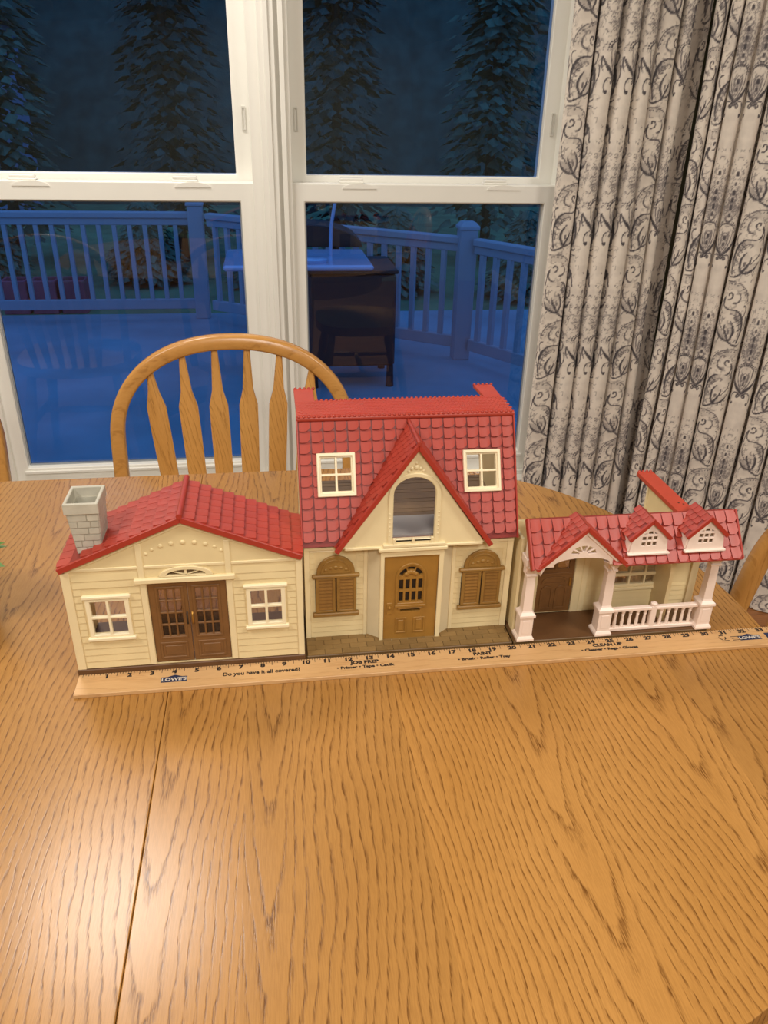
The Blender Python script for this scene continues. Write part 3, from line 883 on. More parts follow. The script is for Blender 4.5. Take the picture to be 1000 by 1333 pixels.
def curtain(label, p0, ang, pieces, zb, zt, vphase, drift, rows_per_in=9):
    """pieces: ('face', fabric from, fabric to, width, bulge) or ('groove', width, depth)"""
    xs, ys, fs_ = [], [], []
    x0, yc = 0.0, 0.0
    X0 = x0
    last = 0.0
    for p in pieces:
        if p[0] == 'face':
            _, f0, f1, wid, bul = p
            n = max(6, int(abs(f1 - f0) * 14))
            u = np.arange(n) / n
            xs.append(X0 + wid * (u - 0.10 * np.sin(2 * np.pi * u)))
            ys.append(yc - bul * np.sin(np.pi * u) ** 0.6)
            fs_.append(f0 + (f1 - f0) * u)
            last = f1
        else:
            _, wid, dep = p
            n = max(10, int(dep * 14))
            u = np.arange(n) / n
            xs.append(X0 + wid * u - min(0.30, 0.14 * dep) * np.sin(2 * np.pi * u))
            ys.append(yc + dep * np.sin(np.pi * u) ** 0.8)
            fs_.append(last + dep * 2 * u)
        X0 += wid
    x = np.concatenate(xs); y = np.concatenate(ys); fb = np.concatenate(fs_)
    y = np.convolve(np.pad(y, 2, mode='edge'), np.ones(5) / 5, 'valid')
    nr = int((zt - zb) * rows_per_in)
    z = np.linspace(zb, zt, nr)
    nc = len(x)
    g = (z - zb) / (zt - zb)
    sidx = np.arange(nc) / 40.0
    xx = x[None, :] + 0.10 * np.sin(z[:, None] * 0.11 + sidx[None, :]) + drift * (0.6 - g)[:, None] * (x - x0)[None, :] / (x.max() - x0)
    yy = y[None, :] + 0.18 * np.sin(z[:, None] * 0.08 + sidx[None, :] * 0.8)
    xx, yy = p0[0] + xx * math.cos(ang) - yy * math.sin(ang), p0[1] + xx * math.sin(ang) + yy * math.cos(ang)
    zz = np.repeat(z[:, None], nc, 1)
    ci = (((fb + PW / 2) % PW) * PPI).astype(int) % TILE.shape[1]
    ri = (((z + vphase) % PH) * PPI).astype(int) % TILE.shape[0]
    ink = TILE[np.ix_(ri, ci)]
    co = np.stack([xx * S, yy * S, (zz - zb) * S], -1).reshape(-1, 3).astype(np.float32)
    idx = np.arange(nr * nc).reshape(nr, nc)
    q = np.stack([idx[:-1, :-1], idx[:-1, 1:], idx[1:, 1:], idx[1:, :-1]], -1).reshape(-1, 4)
    me = bpy.data.meshes.new('curtain')
    me.vertices.add(len(co))
    me.vertices.foreach_set('co', co.ravel())
    me.loops.add(q.size)
    me.loops.foreach_set('vertex_index', q.ravel().astype(np.int32))
    me.polygons.add(len(q))
    me.polygons.foreach_set('loop_start', (np.arange(len(q)) * 4).astype(np.int32))
    me.polygons.foreach_set('use_smooth', np.ones(len(q), bool))
    at = me.attributes.new('ink', 'FLOAT', 'POINT')
    at.data.foreach_set('value', ink.astype(np.float32).ravel())
    me.update(calc_edges=True)
    me.validate()
    me.materials.append(M['damask'])
    o = bpy.data.objects.new('curtain', me)
    COL.objects.link(o)
    o.location = W(0, 0, zb)
    return tag(o, label, 'curtain', 'damask curtains by the window')
pl = [('face', 1.4, 4.0, 2.5, 0.35), ('groove', 0.20, 2.6)]
for k in range(3):
    pl += [('face', -2.1, 0.5, 1.85, 1.3), ('groove', 0.16, 2.8)]
pl += [('face', 1.5, 4.0, 2.2, 0.9), ('groove', 0.22, 1.2), ('face', -1.2, 0.6, 1.1, 0.6), ('groove', 1.9, 2.8)]
curtain('grey damask curtain gathered in narrow pleats against the window frame', (38.9, 54.2), 0.0, pl, FLZ + 0.1, 51.5, 5.2, 1.2)
pl = [('face', 2.2, 4.2, 1.25, 0.9), ('groove', 0.22, 1.8), ('face', 1.4, 2.8, 1.1, 0.4), ('groove', 0.15, 0.6),
      ('face', -1.1, 1.0, 1.5, 0.6), ('groove', 0.25, 0.5), ('face', -1.1, 1.1, 1.6, 0.75), ('groove', 0.22, 1.8),
      ('face', 1.3, 4.5, 2.7, 1.0), ('groove', 0.2, 1.2), ('face', -1.4, 1.4, 2.0, 0.7), ('groove', 0.22, 2.0), ('face', 1.3, 4.4, 2.6, 0.6), ('groove', 0.22, 1.5),
      ('face', -1.4, 1.4, 2.0, 0.7), ('groove', 0.22, 2.0), ('face', 1.3, 4.4, 2.6, 0.6), ('groove', 0.22, 2.0), ('face', -1.4, 1.4, 2.0, 0.7), ('groove', 0.22, 2.0), ('face', 1.3, 4.4, 2.6, 0.6)]
curtain('grey damask curtain hanging in broad soft folds at the picture\'s right edge', (52.7, 53.4), -0.68, pl, FLZ + 0.1, 51.5, 7.0, 0.6)
r = tag(MB().tube([(-28, 55, 52.3), (52.5, 55, 52.3), (78, 34.4, 52.3)], 0.5, 14).build('curtain_rod', 'rod', smooth=40), 'dark metal curtain rod above the windows holding the damask panels', 'rod')

# ================================================================== YARDSTICK
rl = thing('yardstick', 'wooden yardstick with printed inch marks lying before the toy houses', 'ruler', (17, -0.7, -0.2))
MB().box(-0.25, 36.0, -1.40, 0.0, -0.2, 0.0).build('stick', 'ruler_wood', rl, bevel=0.02)
mb = MB()
for k in range(0, 36 * 8):
    x = 0.43 - 0.5 + k / 8
    if x < -0.2 or x > 35.9: continue
    ln = 0.26 if k % 8 == 4 else (0.17 if k % 4 == 0 else (0.13 if k % 2 == 0 else 0.09))
    mb.box(x - 0.012, x + 0.012, -0.005 - ln, -0.005, 0.0, 0.004)
tag(mb.build('tick_marks', 'ink_black', rl), kind='stuff')
for n in range(1, 36):
    text('number', str(n), n, -0.255, 0.003, 0.34, 'ink_black', rl, 1.2, bold=0.018)
text('slogan', 'Do you have it all covered?', 7.95, -0.72, 0.003, 0.34, 'ink_black', rl, 0.94, bold=0.011)
text('heading', 'JOB PREP', 12.75, -0.54, 0.003, 0.30, 'ink_black', rl, 1.08, bold=0.016)
text('list', '\u2022 Primer \u2022 Tape \u2022 Caulk', 12.75, -0.86, 0.003, 0.25, 'ink_black', rl, 1.12, bold=0.012)
text('heading', 'PAINT', 18.45, -0.54, 0.003, 0.30, 'ink_black', rl, 1.08, bold=0.016)
text('list', '\u2022 Brush \u2022 Roller \u2022 Tray', 18.45, -0.86, 0.003, 0.25, 'ink_black', rl, 1.12, bold=0.012)
text('heading', 'CLEAN UP', 24.75, -0.54, 0.003, 0.30, 'ink_black', rl, 1.08, bold=0.016)
text('list', '\u2022 Cleaner \u2022 Rags \u2022 Gloves', 24.75, -0.86, 0.003, 0.25, 'ink_black', rl, 1.12, bold=0.012)
for cx, lab in ((4.02, None), (32.15, None)):
    yb, yt = -0.97, -0.60
    pl = [(cx - .58, yb), (cx + .58, yb), (cx + .58, yt), (cx + .34, yt), (cx + .02, yt + 0.13), (cx - .30, yt), (cx - .58, yt)]
    b = MB().prism([pl], XY, 0.0, 0.004).build('badge', 'ink_navy', rl)
    text('badge_lettering', "LOWE'S", cx, -0.79, 0.006, 0.29, 'ink_white', b, 1.1, bold=0.008)
MB().box(33.05, 34.0, -1.0, -0.5, 0.0, 0.004).build('printed_block', 'ink_navy', rl)
# recycling mark and small print
mb = MB()
for k in range(3):
    a = k * 2 * math.pi / 3 + math.pi / 2
    p = [(30.75 + 0.17 * math.cos(a + d), -0.64 + 0.17 * math.sin(a + d)) for d in (-.75, -.25, .25, .75)]
    mb.tube([(x, y, 0.004) for x, y in p], (0.004, 0.03), 6)
mb.box(30.6, 31.0, -0.93, -0.88, 0, 0.004)
mb.build('recycling_mark', 'ink_black', rl)
for i, (w_, y_) in enumerate(((0.45, -0.62), (0.62, -0.76), (0.66, -0.9))):
    MB().box(31.2, 31.2 + w_, y_ - 0.022, y_ + 0.022, 0, 0.004).build('small_print', 'ink_black', rl)

# ================================================================== ROOF TILES
def tile_mesh(name, w, h, mat, lift=0.09, curve=0.16, gap=0.035, right_up=0.25):
    """origin at top-left, x across, -y down the slope, z out of it"""
    n = 6
    vs, fs = [], []
    for i in range(n + 1):
        u = i / n
        x = gap * 0.5 + (w - gap) * u
        # lower edge: low at left and middle, swept up at the right
        yb = -h * (1.0 - right_up * max(0.0, (u - 0.55) / 0.45) ** 2 - curve * 0.5 * max(0.0, (0.2 - u) / 0.2) ** 2)
        hump = 0.03 * w * math.sin(math.pi * u)
        vs += [(x, 0.0, 0.01 + hump * .4), (x, yb * 0.6, 0.01 + (lift - .02) * 0.6 + hump), (x, yb, lift + hump), (x, yb, -0.01)]
    for i in range(n):
        a, b = i * 4, (i + 1) * 4
        for k in range(3):
            fs.append((a + k, a + k + 1, b + k + 1, b + k))
    vs += [(gap * .5, 0, -0.01), (w - gap * .5, 0, -0.01)]
    e, f_ = len(vs) - 2, len(vs) - 1
    fs.append((0, e, 3, 2, 1))
    L = n * 4
    fs.append((L, L + 1, L + 2, L + 3, f_))
    mb = MB().add(vs, fs)
    return mb.mesh(name, mat, (0, 0, 0), 45)

def frame3(X, D, N):
    """rotation with columns: across, up-slope, normal"""
    return Matrix((X, -D, N)).transposed()

# ================================================================== LEFT TOY HOUSE
A = thing('toy_house', 'small cream toy house with red roof and grey chimney, double brown doors', 'toy house', (4.9, 1.9, -0.2), 'toy houses behind the yardstick')
MB().box(-0.3, 10.0, 0.0, 3.75, -0.2, 0.25).build('base', 'brown_dark', A, bevel=0.03)
def eaveA(x):                       # underside of the roof at x
    return 5.42 + (7.62 - 5.42) * (1 - abs(x - 4.95) / 5.2)
outer = [(-0.22, 0.25), (9.95, 0.25), (9.95, eaveA(9.95)), (4.95, 7.62), (-0.22, eaveA(-0.22))]
fan = [(3.95, 4.97), (5.95, 4.97)] + [(4.95 + 1.0 * math.cos(math.pi * k / 12), 4.97 + 0.36 * math.sin(math.pi * k / 12)) for k in range(1, 12)]
holes = [rect(0.72, 2.2, 2.1, 3.88), rect(7.63, 9.02, 2.2, 3.98), rect(3.22, 6.62, 0.3, 4.62), fan]
MB().prism([outer] + [list(reversed(h_)) for h_ in holes], XZ, 0.10, 0.26).build('front_wall', 'cream', A)
for x0, x1 in ((-0.22, -0.06), (9.79, 9.95)):
    MB().box(x0, x1, 0.26, 3.7, 0.25, eaveA(x0 if x0 < 5 else x1) - 0.02).build('side_wall', 'cream', A)
# siding boards
def board_mesh(L, h_, mat='cream', name='siding_board'):
    return MB().hexa([(0, -0.035, 0), (L, -0.035, 0), (L, 0, 0), (0, 0, 0), (0, -0.004, h_), (L, -0.004, h_), (L, 0, h_), (0, 0, h_)]).mesh(name, mat)
BC = {}
def boards(parent, x0, x1, y, z0, z1, step, blocks, mat='cream'):
    z = z0
    while z < z1 - 0.05:
        hh = min(step, z1 - z)
        cuts = [(x0, x1)]
        for bx0, bx1, bz0, bz1 in blocks:
            if z + hh > bz0 + 0.02 and z < bz1 - 0.02:
                nc = []
                for a, b in cuts:
                    if bx1 <= a or bx0 >= b:
                        nc.append((a, b))
                        continue
                    if bx0 > a: nc.append((a, bx0))
                    if bx1 < b: nc.append((bx1, b))
                cuts = nc
        for a, b in cuts:
            if b - a < 0.05: continue
            k = (round(b - a, 2), round(hh, 2), mat)
            if k not in BC:
                BC[k] = board_mesh(b - a, hh - 0.025, mat)
            inst('siding_board', BC[k], parent, (a, y, z + 0.012))
        z += step
boards(A, 0.13, 2.92, 0.10, 0.27, 5.25, 0.355, [(0.45, 2.44, 1.84, 4.24)])
boards(A, 6.93, 9.68, 0.10, 0.27, 5.25, 0.355, [(7.38, 9.28, 1.95, 4.28)])
# corner posts, gable trim
for x0, x1 in ((-0.26, 0.11), (9.7, 9.98)):
    MB().box(x0, x1, 0.03, 0.12, 0.25, eaveA((x0 + x1) / 2) - 0.12).build('corner_post', 'cream_trim', A, bevel=0.02)
for x0, x1, zt_ in ((2.94, 3.2, 6.6), (6.64, 6.9, 6.6)):
    MB().box(x0, x1, 0.05, 0.12, 0.27, zt_).build('door_post', 'cream_trim', A, bevel=0.02)
for x0, x1 in ((0.12, 2.94), (3.2, 6.64), (6.9, 9.7)):
    MB().box(x0, x1, 0.055, 0.12, 5.38, 5.52).build('gable_trim', 'cream_trim', A, bevel=0.02)
for sgn in (-1, 1):
    xe = 4.95 + sgn * 5.0
    MB().prism([[(4.95, 7.60), (xe, eaveA(xe) - 0.02), (xe, eaveA(xe) - 0.2), (4.95, 7.40)]], XZ, 0.04, 0.12).build('barge_trim', 'cream_trim', A, bevel=0.01)
MB().box(2.72, 7.05, -0.08, 0.12, 4.66, 4.93).build('door_lintel', 'cream_trim', A, bevel=0.05)
# fanlight over the doors
fo = [(3.8, 4.95), (6.1, 4.95)] + [(4.95 + 1.15 * math.cos(math.pi * k / 14), 4.95 + 0.48 * math.sin(math.pi * k / 14)) for k in range(1, 14)]
fl = MB().prism([fo, list(reversed([(4.1, 5.0), (5.8, 5.0)] + [(4.95 + 0.85 * math.cos(math.pi * k / 12), 5.0 + 0.27 * math.sin(math.pi * k / 12)) for k in range(1, 12)]))], XZ, 0.0, 0.14).build('fanlight', 'cream_trim', A, bevel=0.02)
for k in (1, 2, 3):
    a = math.pi * k / 4
    MB().prism([[(4.95 - .05, 5.0), (4.95 + .05, 5.0), (4.95 + 0.9 * math.cos(a) + .05, 5.0 + 0.3 * math.sin(a)), (4.95 + 0.9 * math.cos(a) - .05, 5.0 + 0.3 * math.sin(a))]], XZ, 0.03, 0.12).build('fan_bar', 'cream_trim', fl)
MB().prism([fan], XZ, 0.2, 0.24).build('fanlight_back', 'attic_plank', fl)
for k in range(9):
    a = math.pi * (0.14 + 0.72 * k / 8)
    r_ = 0.11 if 2 <= k <= 6 else 0.08
    MB().sphere((4.95 + 1.75 * math.cos(a), 0.10, 5.72 + 0.86 * math.sin(a)), r_, 10, 6, (1, 0.5, 1)).build('rosette', 'cream', A, smooth=60)

def four_pane(parent, x0, x1, z0, z1, y, mat, sillw=0.3, head=True, frame=0.12):
    """glass opening x0..x1, z0..z1 on a wall whose face is at y"""
    o = MB().prism([rect(x0 - frame * 1.6, x1 + frame * 1.6, z0 - frame, z1 + frame)] + [list(reversed(r_)) for r_ in
        (rect(x0, (x0 + x1) / 2 - .06, z0, (z0 + z1) / 2 - .03), rect((x0 + x1) / 2 + .06, x1, z0, (z0 + z1) / 2 - .03),
         rect(x0, (x0 + x1) / 2 - .06, (z0 + z1) / 2 + .09, z1), rect((x0 + x1) / 2 + .06, x1, (z0 + z1) / 2 + .09, z1))], XZ, y - 0.08, y + 0.1).build('window', mat, parent, bevel=0.02)
    MB().box(x0 - sillw, x1 + sillw, y - 0.16, y + 0.05, z0 - frame - 0.17, z0 - frame).build('window_sill', mat, o, bevel=0.03)
    MB().box(x0 - sillw, x1 + sillw, y - 0.14, y + 0.05, z1 + frame + .04, z1 + frame + 0.2).build('window_head', mat, o, bevel=0.03)
    return o
four_pane(A, 0.74, 2.2, 2.12, 3.86, 0.08, 'ivory')
four_pane(A, 7.65, 9.0, 2.22, 3.97, 0.08, 'ivory')

# double doors: each leaf with a 3 x 4 grid of panes
def glazed_door(parent, x0, x1, z0, z1, y, flip):
    gx0, gx1 = (x0 + 0.30, x1 - 0.30)
    gx0 += 0.08 if not flip else -0.04
    gx1 += 0.04 if not flip else -0.08
    gz0, gz1 = 1.72, 4.28
    hs = []
    cw, ch = (gx1 - gx0) / 3, (gz1 - gz0) / 4
    for i in range(3):
        for j in range(4):
            hs.append(list(reversed(rect(gx0 + i * cw + .04, gx0 + (i + 1) * cw - .04, gz0 + j * ch + .04, gz0 + (j + 1) * ch - .04))))
    d = MB().prism([rect(x0, x1, z0, z1)] + hs, XZ, y, y + 0.14).build('door', 'door_brown', parent, bevel=0.015)
    MB().prism([rect(gx0 - .1, gx1 + .1, gz0 - .1, gz1 + .1), list(reversed(rect(gx0, gx1, gz0, gz1)))], XZ, y - 0.03, y + .02).build('glazing_frame', 'door_brown', d, bevel=0.015)
    for j, mt in ((0, 'frost_glass'), (1, 'frost_glass'), (2, 'toy_glass'), (3, 'toy_glass')):
        for i in range(3):
            MB().box(gx0 + i * cw, gx0 + (i + 1) * cw, y + 0.09, y + 0.12, gz0 + j * ch, gz0 + (j + 1) * ch).build('pane', mt, d)
    px0, px1 = x0 + 0.22, x1 - 0.22
    MB().prism([rect(px0, px1, 0.52, 1.42), list(reversed(rect(px0 + .1, px1 - .1, 0.62, 1.32)))], XZ, y - 0.035, y + .02).build('panel_moulding', 'door_brown', d, bevel=0.015)
    MB().box(px0 + .22, px1 - .22, y - 0.025, y + .02, 0.72, 1.22).build('panel', 'door_brown', d, bevel=0.02)
    hx = x1 - 0.1 if not flip else x0 + 0.1
    MB().tube([(hx, y, 3.0), (hx, y - 0.12, 2.95), (hx, y - 0.12, 2.45), (hx, y, 2.4)], 0.035, 6).build('handle', 'dark_gap' if not flip else 'gold_metal', d, smooth=60)
    return d
glazed_door(A, 3.24, 4.91, 0.32, 4.6, 0.12, False)
glazed_door(A, 4.94, 6.60, 0.32, 4.6, 0.12, True)

# roof: two slopes with ten courses of six tiles each
SL0 = math.hypot(5.2, 2.2)
for sgn in (-1, 1):
    SL = SL0 if sgn < 0 else SL0 * 5.0 / 5.2
    D = Vector((sgn * 5.2, 0, -2.2)).normalized()           # down the slope
    N = Vector((sgn * 2.2, 0, 5.2)).normalized()
    top = Vector((4.95, 0, 7.72))
    def P(s_, y, h_):
        q = top + D * s_ + N * h_
        return (q.x, y, q.z)
    slab = MB().hexa([P(0, -0.06, 0), P(SL, -0.06, 0), P(SL, 3.75, 0), P(0, 3.75, 0), P(0, -0.06, 0.12), P(SL, -0.06, 0.12), P(SL, 3.75, 0.12), P(0, 3.75, 0.12)]).build('roof_slab', 'red_slab', A, bevel=0.02)
    MB().hexa([P(.042, -0.14, -0.1), P(SL + .02, -0.14, -0.1), P(SL + .02, 0.0, -0.1), P(.042, 0.0, -0.1), P(-.072, -0.14, 0.17), P(SL + .02, -0.14, 0.17), P(SL + .02, 0.0, 0.17), P(-.072, 0.0, 0.17)]).build('barge_board', 'red_edge', A, bevel=0.02)
    nC, nR = 6, 10
    tw, th = 3.72 / nC, SL / nR
    tm = tile_mesh('roof_tile', tw, th * 1.02, 'red_tile', 0.12, 0.05, 0.03, 0.06)
    X = Vector((0, sgn * 1.0, 0)) 
    R3 = frame3(X, D, N)
    for i in range(nR):
        for j in range(nC):
            y = 0.0 + j * tw if sgn > 0 else (j + 1) * tw
            q = top + D * (i * th) + N * 0.11
            if sgn < 0 and 6 <= i <= 9 and y - tw < 2.25 and y > 0.55 and 0.42 < q.x < 1.25:
                continue
            inst('roof_tile', tm, A, (q.x, y, q.z), R3)
MB().tube([(4.95, -0.16, 7.93), (4.95, 3.82, 7.93)], 0.13, 10).build('ridge_cap', 'red_edge', A, smooth=50)
# chimney
CH = [(0.50, 1.48, 0.62, 2.0, 5.9), (0.33, 1.62, 0.45, 2.12, 8.0)]
def chx(z):
    f = (z - 5.9) / 2.1
    return [a + (b - a) * f for a, b in zip(CH[0][:4], CH[1][:4])]
mb = MB()
v = []
for z in (5.75, 8.0):
    a = chx(z)
    v.append([(a[0], a[2], z), (a[1], a[2], z), (a[1], a[3], z), (a[0], a[3], z)])
inn = [(x, y) for x, y in ((0.47, 0.6), (1.48, 0.6), (1.48, 1.97), (0.47, 1.97))]
ib = [(0.60, 0.74, 6.5), (1.38, 0.74, 6.5), (1.38, 1.88, 6.5), (0.60, 1.88, 6.5)]
it = [(0.47, 0.60, 8.0), (1.48, 0.60, 8.0), (1.48, 1.98, 8.0), (0.47, 1.98, 8.0)]
allv = v[0] + v[1] + ib + it                    # hollow, tapering shaft
fs = [(0, 3, 2, 1), (8, 9, 10, 11)]
for k in range(4):
    l = (k + 1) % 4
    fs += [(k, l, 4 + l, 4 + k), (8 + k, 12 + k, 12 + l, 8 + l), (4 + k, 4 + l, 12 + l, 12 + k)]
mb.add(allv, fs)
chim = mb.build('chimney', 'chimney_grey', A)
MB().prism([[(0.26, 0.38), (1.68, 0.38), (1.68, 2.2), (0.26, 2.2)], list(reversed([(0.40, 0.52), (1.54, 0.52), (1.54, 2.06), (0.40, 2.06)]))], XY, 7.95, 8.45).build('chimney_rim', 'brick_grey', chim, bevel=0.03)
zr = 6.0
row = 0
while zr < 7.85:
    hh = 0.31
    a0 = chx(zr + hh / 2)
    # front face and the face toward the ridge
    edges = [0, 0.62, 1.0] if row % 2 else [0, 0.42, 1.0]
    edges = [0, 0.28, 0.72, 1.0] if row % 3 == 1 else edges
    for e0, e1 in zip(edges[:-1], edges[1:]):
        x0 = a0[0] + (a0[1] - a0[0]) * e0 + .015
        x1 = a0[0] + (a0[1] - a0[0]) * e1 - .015
        MB().box(x0, x1, a0[2] - 0.03, a0[2] + 0.05, zr + .012, zr + hh - .012).build('brick', 'brick_grey', chim, bevel=0.015)
    for e0, e1 in zip(edges[:-1], edges[1:]):
        y0 = a0[2] + (a0[3] - a0[2]) * e0 + .015
        y1 = a0[2] + (a0[3] - a0[2]) * e1 - .015
        MB().box(a0[1] - .05, a0[1] + 0.03, y0, y1, zr + .012, zr + hh - .012).build('brick', 'brick_grey', chim, bevel=0.015)
    zr += hh + 0.01
    row += 1

# ================================================================== MIDDLE TOY HOUSE
B = thing('toy_house', 'tall cream toy house with steep red roof, pointed gable and shuttered windows', 'toy house', (15.1, 4, -0.2), 'toy houses behind the yardstick')
MB().box(10.08, 20.1, 0.05, 7.75, -0.2, 0.10).build('base', 'brown_base', B, bevel=0.03)
# terrace tiles
tm_ = [MB().box(0, 0.80, 0, 0.345, 0, 0.055).mesh('terrace_tile', 'brown_tile')]
ny = 4
for j in range(ny):
    x = 10.12 - (0.41 if j % 2 else 0)
    while x < 20.05:
        x0, x1 = max(x, 10.12), min(x + 0.82, 20.06)
        if x1 - x0 > 0.1:
            if x1 - x0 > 0.8:
                inst('terrace_tile', tm_[0], B, (x0 + .01, 0.09 + j * 0.36, 0.10))
            else:
                MB().box(x0 + .01, x1 - .01, 0.09 + j * .36, 0.09 + j * .36 + .345, 0.10, 0.155).build('terrace_tile', 'brown_tile', B)
        x += 0.82
# front walls
sh = [(10.74, 12.42, 1.62, 3.6), (17.82, 19.48, 1.55, 3.5)]
MB().box(10.12, 13.06, 1.5, 1.66, 0.1, 5.45).build('front_wall', 'cream', B)
MB().box(17.16, 20.1, 1.5, 1.66, 0.1, 5.45).build('front_wall', 'cream', B)
boards(B, 10.38, 12.92, 1.5, 0.12, 5.0, 0.30, [(10.6, 12.56, 1.5, 4.7)])
boards(B, 17.32, 19.78, 1.5, 0.12, 5.0, 0.30, [(17.68, 19.62, 1.4, 4.6)])
for x0, x1 in ((10.12, 10.36), (12.90, 13.08), (17.14, 17.32), (19.80, 20.1)):
    MB().box(x0, x1, 1.44, 1.52, 0.1, 5.4).build('corner_post', 'cream_trim', B, bevel=0.02)
for x0, x1 in ((10.12, 13.0), (17.2, 20.1)):
    MB().box(x0, x1, 1.42, 1.52, 5.02, 5.2).build('frieze', 'cream_trim', B, bevel=0.02)
# side walls and gable ends of the shell (open at the back)
sw = [(1.66, 0.1), (7.7, 0.1), (7.7, 10.5), (3.72, 10.5), (1.5, 5.45), (1.66, 5.4)]
for x0, x1 in ((10.12, 10.26), (19.96, 20.1)):
    MB().prism([sw], YZ, x0, x1).build('side_wall', 'cream', B)
# bay round the door
for pts in ([(13.06, 1.5), (13.78, 0.97), (13.84, 1.05), (13.12, 1.6)], [(17.16, 1.5), (16.46, 0.97), (16.40, 1.05), (17.10, 1.6)]):
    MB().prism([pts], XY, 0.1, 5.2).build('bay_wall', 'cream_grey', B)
MB().prism([rect(13.62, 16.6, 0.1, 5.2), list(reversed(rect(13.80, 16.38, 0.12, 4.82)))], XZ, 0.86, 1.1).build('door_frame', 'cream_trim', B, bevel=0.03)
MB().box(13.5, 16.72, 0.72, 1.05, 5.14, 5.34).build('door_head', 'cream_trim', B, bevel=0.04)
# door
hs = []
for i in range(4):
    for j in range(2):
        x0 = 14.50 + i * 0.305
        z0 = 2.27 + j * 0.68
        hs.append(list(reversed(rect(x0 + .03, x0 + .235, z0, z0 + .56))))
for a0, a1, x0, x1 in ((0.08, 0.36, 0, 0), (0.64, 0.92, 0, 0)):
    pl = []
    for k in range(6):
        a = math.pi * (a0 + (a1 - a0) * k / 5)
        pl.append((15.09 + 0.60 * math.cos(a), 3.62 + 0.56 * math.sin(a)))
    for k in range(6):
        a = math.pi * (a1 - (a1 - a0) * k / 5)
        pl.append((15.09 + 0.42 * math.cos(a), 3.62 + 0.32 * math.sin(a)))
    hs.append(list(reversed(pl)))
pl = [(15.09 + .52 * math.cos(math.pi * (.38 + .24 * k / 5)), 3.70 + .50 * math.sin(math.pi * (.38 + .24 * k / 5))) for k in range(6)] + [(15.09 + .45 * math.cos(math.pi * (.62 - .24 * k / 5)), 3.66 + .38 * math.sin(math.pi * (.62 - .24 * k / 5))) for k in range(6)]
hs.append(list(reversed(pl)))
hs.append(list(reversed(rect(14.62, 15.58, 1.70, 1.84))))
dr = MB().prism([rect(13.82, 16.36, 0.14, 4.80)] + hs, XZ, 0.94, 1.08).build('door', 'door_gold', B, bevel=0.012)
MB().prism([arch(14.36, 15.82, 2.08, 3.62, 4.42), list(reversed(arch(14.47, 15.71, 2.22, 3.62, 4.27)))], XZ, 0.88, 0.96).build('arch_moulding', 'door_gold', dr, bevel=0.02)
MB().box(14.34, 15.84, 0.86, 0.96, 1.96, 2.10).build('ledge', 'door_gold', dr, bevel=0.02)
MB().box(14.5, 15.7, 0.89, 0.96, 1.86, 1.93).build('slot_lip', 'door_gold', dr, bevel=0.015)
MB().box(14.4, 15.8, 1.085, 1.10, 1.6, 4.4).build('dark_interior_sheet', 'dark_gap', dr)  # dark sheet painted in for the unlit interior behind the open panes
for k in range(5):
    a = math.pi * (0.15 + 0.175 * k)
    MB().sphere((15.09 + 0.24 * math.cos(a), 0.94, 3.70 + 0.2 * math.sin(a)), 0.12, 8, 5, (1, .5, 1)).build('carved_rosette', 'door_gold', dr, smooth=60)
for x0, x1 in ((14.39, 14.94), (15.27, 15.84)):
    MB().prism([rect(x0, x1, 0.48, 1.36), list(reversed(rect(x0 + .07, x1 - .07, 0.55, 1.29)))], XZ, 0.90, 0.95).build('panel_moulding', 'door_gold', dr, bevel=0.015)
    MB().box(x0 + .14, x1 - .14, 0.905, 0.95, 0.62, 1.22).build('panel', 'door_gold', dr, bevel=0.02)
MB().box(13.96, 14.22, 0.90, 0.95, 1.6, 2.25).build('lock_plate', 'door_gold', dr, bevel=0.02)
MB().sphere((14.09, 0.86, 2.0), 0.09, 10, 6).build('knob', 'door_gold', dr, smooth=60)
# shutters
def shutters(x0, x1, z0, z1, ztop, lab):
    s_ = MB().prism([arch(x0 + .08, x1 - .08, z1 + .1, z1 + .22, ztop)], XZ, 1.36, 1.5).build('shutter_arch', 'shutter', B, bevel=0.03)
    cx = (x0 + x1) / 2
    MB().prism([arch(x0 + .28, x1 - .28, z1 + .22, z1 + .28, ztop - .16), list(reversed(arch(x0 + .36, x1 - .36, z1 + .3, z1 + .34, ztop - .25)))], XZ, 1.33, 1.38).build('arch_relief', 'shutter', s_, bevel=0.01)
    for k in range(5):
        MB().sphere((cx + (k - 2) * 0.24, 1.36, z1 + 0.52 - 0.03 * (k - 2) ** 2), 0.10 if k == 2 else 0.075, 8, 5, (1.2, .5, 1)).build('carved_leaf', 'shutter', s_, smooth=60)
    MB().box(x0 - .14, x1 + .14, 1.26, 1.5, z1 - 0.02, z1 + 0.16).build('shutter_rail', 'shutter', B, bevel=0.05)
    MB().box(x0 - .12, x1 + .12, 1.26, 1.5, z0 - 0.2, z0).build('shutter_sill', 'shutter', B, bevel=0.04)
    MB().box(x0, x1, 1.42, 1.5, z0, z1).build('shutter_back', 'dark_gap', B)
    for a, b in ((x0 + .02, cx - .03), (cx + .03, x1 - .02)):
        p = MB().prism([rect(a, b, z0 + .02, z1 - .03), list(reversed(rect(a + .15, b - .13, z0 + .14, z1 - .14)))], XZ, 1.32, 1.44).build('shutter', 'shutter', B, bevel=0.02)
        n = 9
        zz0, zz1 = z0 + .14, z1 - .14
        st = (zz1 - zz0) / n
        sm = MB().hexa([(0, 1.35, 0.02), (b - a - .28, 1.35, 0.02), (b - a - .28, 1.42, 0.02), (0, 1.42, 0.02), (0, 1.40, st), (b - a - .28, 1.40, st), (b - a - .28, 1.43, st), (0, 1.43, st)]).mesh('slat', 'shutter_slat')
        for k in range(n):
            inst('slat', sm, p, (a + .15, 0, zz0 + k * st))
